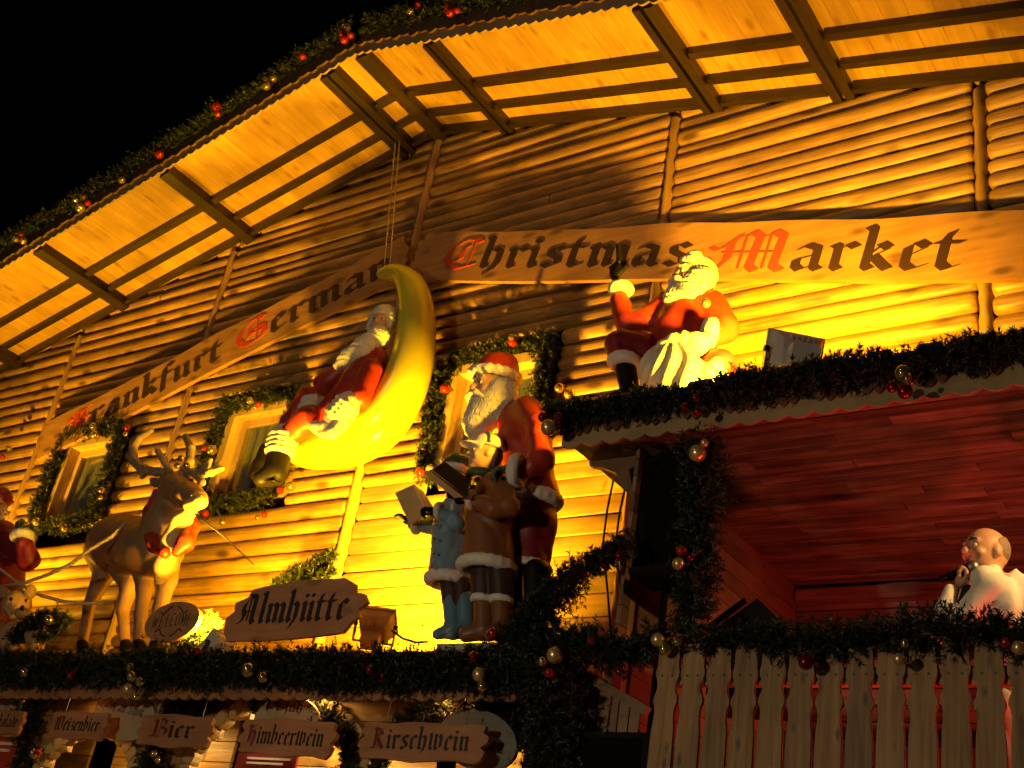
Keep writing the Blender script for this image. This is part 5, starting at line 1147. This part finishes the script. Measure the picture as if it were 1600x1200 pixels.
for i, x in enumerate(xs):
    dz = random.uniform(-.012,.012); tw = random.uniform(-.02,.02)
    pl = MB().poly([(a, b_+dz) for a, b_ in paling_outline()], (x, YF, 0), nrm((1, tw, random.uniform(-.006,.006))), (0,0,1), .022).build('paling', 'fence_wood', fence)
    sc_ = MB()
    for sx in (-.028,.028): sc_.tube([(x+sx, YF-.021, 3.17), (x+sx, YF-.026, 3.17)], .006, 6)
    sc_.build('screw', 'screw_head', pl)
for z in (2.52, 3.17): MB().box(((xs[0]+xs[-1])/2, YF+.028, z), ((xs[-1]-xs[0])/2+.06, .022, .04)).build('rail', 'fence_wood', fence)
# steps at the side of the stage
stair = empty('stage_stair', (-3.5, -1.5, 2.3), 'brown plank stair side with slanting handrail beside the stage', 'stair')
for i in range(7):
    x = at(893+17*i, 1100, -1.45)[0]; zt_ = at(893+17*i, 1050+9.5*i, -1.45)[2]
    MB().box((x, -1.45, (zt_+1.9)/2), (.030, .012, (zt_-1.9)/2)).build('side_board', 'stage_side_wood', stair)
MB().bar(at(880,1036,-1.50), at(1012,1112,-1.50), .05, .05).build('handrail', 'stage_side_wood', stair)
# loudspeaker on a pole
spk = empty('loudspeaker', Vector(at(1030,800,-1.42)), 'tall black loudspeaker on a pole behind the post garland', 'loudspeaker')
ysp = -1.42
def prism(name, front, depth, mat, parent, inset=0):
    """front outline (pixels) at ysp, sides running back"""
    P = [at(x, y, ysp) for x, y in front]; n_ = len(P); V = P+[p+A(.10 if i in () else 0, depth, 0) for i, p in enumerate(P)]
    return mesh_obj(name, V, [tuple(range(n_)), tuple(range(n_, 2*n_))[::-1]]+[(i, (i+1)%n_, (i+1)%n_+n_, i+n_) for i in range(n_)], mat, parent)
prism('cabinet', [(983,733),(1062,690),(1072,905),(1010,905)], .34, 'black_plastic', spk)
V = [at(x, y, ysp-.006) for x, y in ((993,737),(1055,703),(1064,893),(1016,893))]; V += [v+A(0,.004,0) for v in V]
mesh_obj('grille', V, [(0,1,2,3),(7,6,5,4),(0,4,5,1),(1,5,6,2),(2,6,7,3),(3,7,4,0)], 'speaker_grille', spk)
MB().bar(at(1002,906,ysp-.01), at(1072,897,ysp-.01), .30, .035).build('bracket', 'black_plastic', spk)
a = at(1041,905,ysp+.1); MB().tube([a, A(a[0], a[1], 2.3)], .022, 8).build('pole', 'black_plastic', spk, True)
for k, (p0, p1) in enumerate((((960,742),(942,850)), ((978,755),(962,850)))):
    pts = gpx([(p0[0],p0[1],-.10),((p0[0]+p1[0])/2-2,(p0[1]+p1[1])/2,-.11),(p1[0],p1[1],-.12),(p1[0]+8,p1[1]+80,-.12),(p1[0]+14,p1[1]+160,-.12)])
    o = MB().tube(resample(pts, .1), .009, 5).build('cable', 'black_plastic', None, True); tag(o, ('thin black cable hanging down the plank wall, farther left', 'thin black cable hanging down the plank wall, nearer the loudspeaker')[k], 'cable', 'cables by the loudspeaker')
o = MB().tube(resample(gpx([(612,985,-1.3),(630,998,-1.32),(650,1004,-1.35),(668,1003,-1.38)]), .04), .008, 5).build('cable', 'black_plastic', None, True); tag(o, 'black cable curving from the floodlight behind Almhütte to the singers', 'cable')
# monitor wedge and sub
mon = empty('monitor_wedge', Vector(at(1185,975,-1.2)), 'black wedge monitor speaker on the stage behind the fence', 'loudspeaker')
c = at(1183,988,-1.25); MB().poly([(-.22,-.42),(.20,-.42),(.20,-.05),(.02,.12),(-.22,-.06)], c+A(0,.2,-.0), nrm((1,.15,0)), (0,0,1), .40).build('cabinet', 'black_plastic', mon)
MB().bar(c+A(-.20,-.21,-.05), c+A(.02,-.21,.105), .02, .03).build('front_lip', 'black_plastic', mon)
sub = empty('subwoofer', Vector(at(950,1190,-1.6)), 'black subwoofer box in the lower shadow between post garland and fence', 'loudspeaker')
a = at(890,1142,-1.66); b_ = at(1014,1142,-1.66)
MB().box(((a[0]+b_[0])/2, -1.40, a[2]-.35), ((b_[0]-a[0])/2, .26, .35)).build('cabinet', 'black_plastic', sub)
MB().box(((a[0]+b_[0])/2, -1.664, a[2]-.35), ((b_[0]-a[0])/2-.03, .003, .32)).build('grille', 'speaker_grille', sub)
# singer -----------------------------------------------------------------
yv = -1.18; FZ = 2.30
per = empty('person', Vector(A(*at(1550,900,yv)[:2], FZ)), 'bald singer in white jacket holding a microphone on the stage', 'person')
F = Fr(at(1541,864,yv), A(-.62,-.78,-.02), A(.10,0,1), .245)
sh = at(1568,925,yv); hipx = at(1562,1060,yv)
cx, cy = sh[0], sh[1]
hip = A(cx+.02, cy+.02, 3.18)
def leg_(s): return Ch((hip+A(0,.10*s,0), .10), (A(hip[0]+.01, hip[1]+.12*s, 2.80), .075), (A(hip[0]+.03, hip[1]+.13*s, 2.40), .052), k=.03)
mic0 = at(1518,888,yv-.13)
hand = at(1495,905,yv-.15)
body = head_prims(F)+thin([Ch((sh+A(0,0,.0), .12), (A(cx+.02,cy+.01,3.45), .13), (hip, .13), k=.08), leg_(1), leg_(-1),
   Ch((sh+A(-.02,-.16,-.04), .062), J(1474,986,yv-.22,12), (hand+A(-.01,0,-.05), .032), k=.02), Ch((sh+A(.06,.16,-.01), .062), (A(cx+.14,cy+.20,3.40), .048), (A(cx+.04,cy+.10,3.22), .036), k=.02)], .75)
sdf('body', body, 'skin', per, .010, .03)
G = Fr(hand+A(.01,0,-.005), A(-.15,-.25,.95), A(-.85,-.5,-.1), .088); sdf('hand', glove(G, (.85,.9,.95,.95,.75), .9), 'skin', per, .006, .012)
sdf('jacket', [Ch((sh+A(.03,0,-.02), .135), (A(cx+.04,cy,3.62), .175), (A(cx+.06,cy,3.34), .15), (A(cx+.05,cy,3.16), .15), k=.1), Cn((sh+A(-.04,-.14,-.01), .085), (sh+A(.05,.16,-.01), .085), .06),
   Ch((sh+A(-.02,-.16,-.04), .07), J(1478,986,yv-.22,17), k=.03), Ch(J(1470,988,yv-.22,17), J(1478,952,yv-.21,15), J(1489,922,yv-.17,12), k=.02),
   Ch((sh+A(.06,.18,-.03), .09), (A(cx+.15,cy+.22,3.40), .072), (A(cx+.05,cy+.12,3.24), .058), k=.03), Cn((F.P(0,-.1,-.62), .085), (sh+A(.0,0,.02), .11), .05)], 'white_jacket', per, .011, .05, folds(.026, 24, 2.5))
sdf('jacket_collar', [('c', F.P(.34*math.cos(a), -.10+.34*math.sin(a), -.58-.10*math.sin(a)), .085*F.s, F.P(.34*math.cos(a+.45), -.10+.34*math.sin(a+.45), -.58-.10*math.sin(a+.45)), .085*F.s, .02) for a in np.arange(0, 6.28, .45)], 'white_jacket', per, .009)
sdf('trousers', [Ch((hip, .15), (hip-A(0,0,.08), .14), k=.05)]+[Ch((hip+A(0,.10*s,-.02), .115), (A(hip[0]+.01, hip[1]+.12*s, 2.80), .095), (A(hip[0]+.03, hip[1]+.13*s, 2.36), .085), k=.03) for s in (1,-1)], 'white_jacket', per, .013, .04, folds(.012, 22))
sdf('shirt', [Ch(J(1512,922,yv-.12,9), J(1506,955,yv-.14,13), J(1510,990,yv-.13,15), k=.03)], 'black_cloth', per, .010)
for s in (1,-1): sdf('shoe', [Ch((A(hip[0]+.05, hip[1]+.13*s, 2.345), .045), (A(hip[0]-.16, hip[1]+.10*s, 2.335), .035), k=.03)], 'black_paint', per, .012)
for sx in (-1,1): MB().tube([F.P(sx*.06,.44,.155), F.P(sx*.15,.455,.185), F.P(sx*.25,.40,.165)], [.003,.006,.003], 6).build('eyebrow', 'trouser_paint', per, True)
sdf('hair', [F.E((0,-.10,.10),(.382,.40,.40)), Sub(F.E((0,.16,.36),(.37,.50,.34))), Sub(Bx(F.P(0,.40,.0), (.5*F.s,.38*F.s,.8*F.s), F.R, .01)), Sub(Bx(F.P(0,0,-.50), (.6*F.s,.8*F.s,.30*F.s), F.R, .01))], 'short_hair', per, .007)
sdf('lapel', [Ch(F.J(.30,.22,-.62,.07), F.J(.26,.42,-.95,.08), F.J(.20,.52,-1.5,.06), k=.02), Ch(F.J(-.30,.22,-.62,.07), F.J(-.22,.44,-.95,.08), F.J(-.12,.54,-1.5,.06), k=.02)], 'white_jacket', per, .008)
eyes(F, per)
sdf('mouth', [F.E((0,.415,-.26),(.085,.05,.028))], 'trouser_paint', per, .004)
mic = empty('microphone', Vector(hand), 'black hand microphone with silver ball held by the singer', 'microphone')
d = nrm(at(1518,888,yv-.14)-at(1482,902,yv-.17)); m0 = at(1470,906,yv-.19); m1 = at(1512,889,yv-.15)
MB().tube([m0, m0+(m1-m0)*.5, m1], [.018,.020,.026], 10).build('handle', 'black_plastic', mic, True)
sdf('ball_grille', [El(m1+d*.024, .034)], 'steel', mic, .005)
# stage lamps
def par_can(label, P, aim, power, color, glass, size=.12, spread=100):
    P = np.asarray(P, float); F_ = Fr(P, aim); root = empty('stage_lamp', Vector(P), label, 'lamp')
    V = []; Fc = []; n_ = 14
    for i, (y, r) in enumerate(((.0,.085),(-.01,.075),(-.10,.075),(-.17,.045),(-.19,.03))):
        V += [F_.P(r*math.cos(2*math.pi*j/n_), y, r*math.sin(2*math.pi*j/n_)) for j in range(n_)]
    for i in range(4):
        for j in range(n_): Fc.append((i*n_+j, i*n_+(j+1)%n_, (i+1)*n_+(j+1)%n_, (i+1)*n_+j))
    Fc.append(tuple(4*n_+j for j in range(n_))); MB().add(V, Fc).build('can', 'black_plastic', root, True)
    MB().poly([(.07*math.cos(2*math.pi*j/16), .07*math.sin(2*math.pi*j/16)) for j in range(16)], F_.P(0,-.012,0), F_.x, F_.z, .003).build('lens', glass, root)
    MB().bar(F_.P(0,-.06,.07), F_.P(0,-.06,.2), .03, .008).build('yoke', 'steel', root)
    ld = bpy.data.lights.new('stage_beam', 'AREA'); ld.shape = 'DISK'; ld.size = size; ld.energy = power; ld.color = color; ld.spread = R_(spread)
    lo = bpy.data.objects.new('stage_beam', ld); link(lo, root); lo.location = Vector(F_.P(0,.02,0)-P); lo.rotation_euler = Vector(-F_.y).to_track_quat('Z','Y').to_euler()
par_can('red stage lamp on the stage floor behind the fence palings', (-1.95,-1.40,2.52), (-.08,.66,.74), 22, (1,.11,.065), 'red_led', spread=160)
par_can('red stage lamp on the stage floor right of the singer', (-.62,-1.30,2.52), (-.60,.52,.60), 16, (1,.045,.045), 'red_led', spread=160)
par_can('warm stage spot under the porch roof right of the singer', (-.42,-1.45,4.50), (-.80,.22,-.50), 5.5, (1,.56,.17), 'spot_glass', .1, 75)
# lamps under the canopy
def strip_lamp(label, P, w, power, color, glass):
    root = empty('counter_lamp', Vector(P), label, 'lamp')
    MB().box(A(*P)+A(0,0,.022), (w/2+.012,.035,.02)).build('housing', 'grey_metal', root); MB().box(A(*P)-A(0,0,.004), (w/2,.028,.006)).build('tube', glass, root)
    ld = bpy.data.lights.new('lamp_glow', 'AREA'); ld.shape = 'RECTANGLE'; ld.size = w; ld.size_y = .06; ld.energy = power; ld.color = color
    lo = bpy.data.objects.new('lamp_glow', ld); link(lo, root); lo.location = (0,0,-.015)
glow('warm_tube', (1,.62,.18), 5)
strip_lamp('small white strip lamp glowing above the Glüh sign', at(425,1099,-1.0), .15, 5, (1,.72,.35), 'lamp_white')
for cx_, pw in ((-8.15,22),(-6.1,20),(-4.62,30)): strip_lamp({-8.15:'warm ceiling lamp deep inside the counter behind Weizenbier',-6.1:'warm ceiling lamp deep inside the counter behind Himbeerwein',-4.62:'warm ceiling lamp deep inside the counter behind Kirschwein'}[cx_], (cx_,-.80,3.22), .3, pw, (1,.55,.12), 'warm_tube')
glow('warm_tube', (1,.62,.18), 5)
for i, (cx_, zz, pw) in enumerate(((-9.9,0,3),(-8.15,0,3.5),(-5.75,0,3),(-4.62,0,4))):
    strip_lamp(('warm lamp under the canopy at the far left','warm lamp under the canopy above Weizenbier','warm lamp under the canopy above Himbeerwein','warm lamp under the canopy above Kirschwein')[i], (cx_, -1.30, 3.225), .16, pw, (1,.45,.07), 'warm_tube')
# street lantern on the square, behind the viewer
lan = empty('street_lantern', (-4.2,-9.4,0), 'street lantern on the square facing the chalet', 'street lamp')
MB().tube([(-4.2,-9.4,0),(-4.2,-9.4,.5),(-4.2,-9.4,.55),(-4.2,-9.4,2.5)], [.09,.08,.05,.04], 12).build('post', 'black_plastic', lan, True)
V = []; n_ = 6
for z, r in ((2.5,.10),(2.9,.17),(2.92,.20),(3.1,.04)): V += [(-4.2+r*math.cos(2*math.pi*k/n_), -9.4+r*math.sin(2*math.pi*k/n_), z) for k in range(n_)]
MB().add(V, [(i*n_+j, i*n_+(j+1)%n_, (i+1)*n_+(j+1)%n_, (i+1)*n_+j) for i in (1,2) for j in range(n_)]).build('cap', 'black_plastic', lan)
glow('lantern_glass', (1,.86,.62), 6)
MB().add(V, [(j, (j+1)%n_, n_+(j+1)%n_, n_+j) for j in range(n_)]).build('glass', 'lantern_glass', lan)
ld = bpy.data.lights.new('lantern_light', 'POINT'); ld.energy = 400; ld.color = (1,.76,.46); ld.shadow_soft_size = .12
lo = bpy.data.objects.new('lantern_light', ld); link(lo, lan); lo.location = (0,.26,2.7)
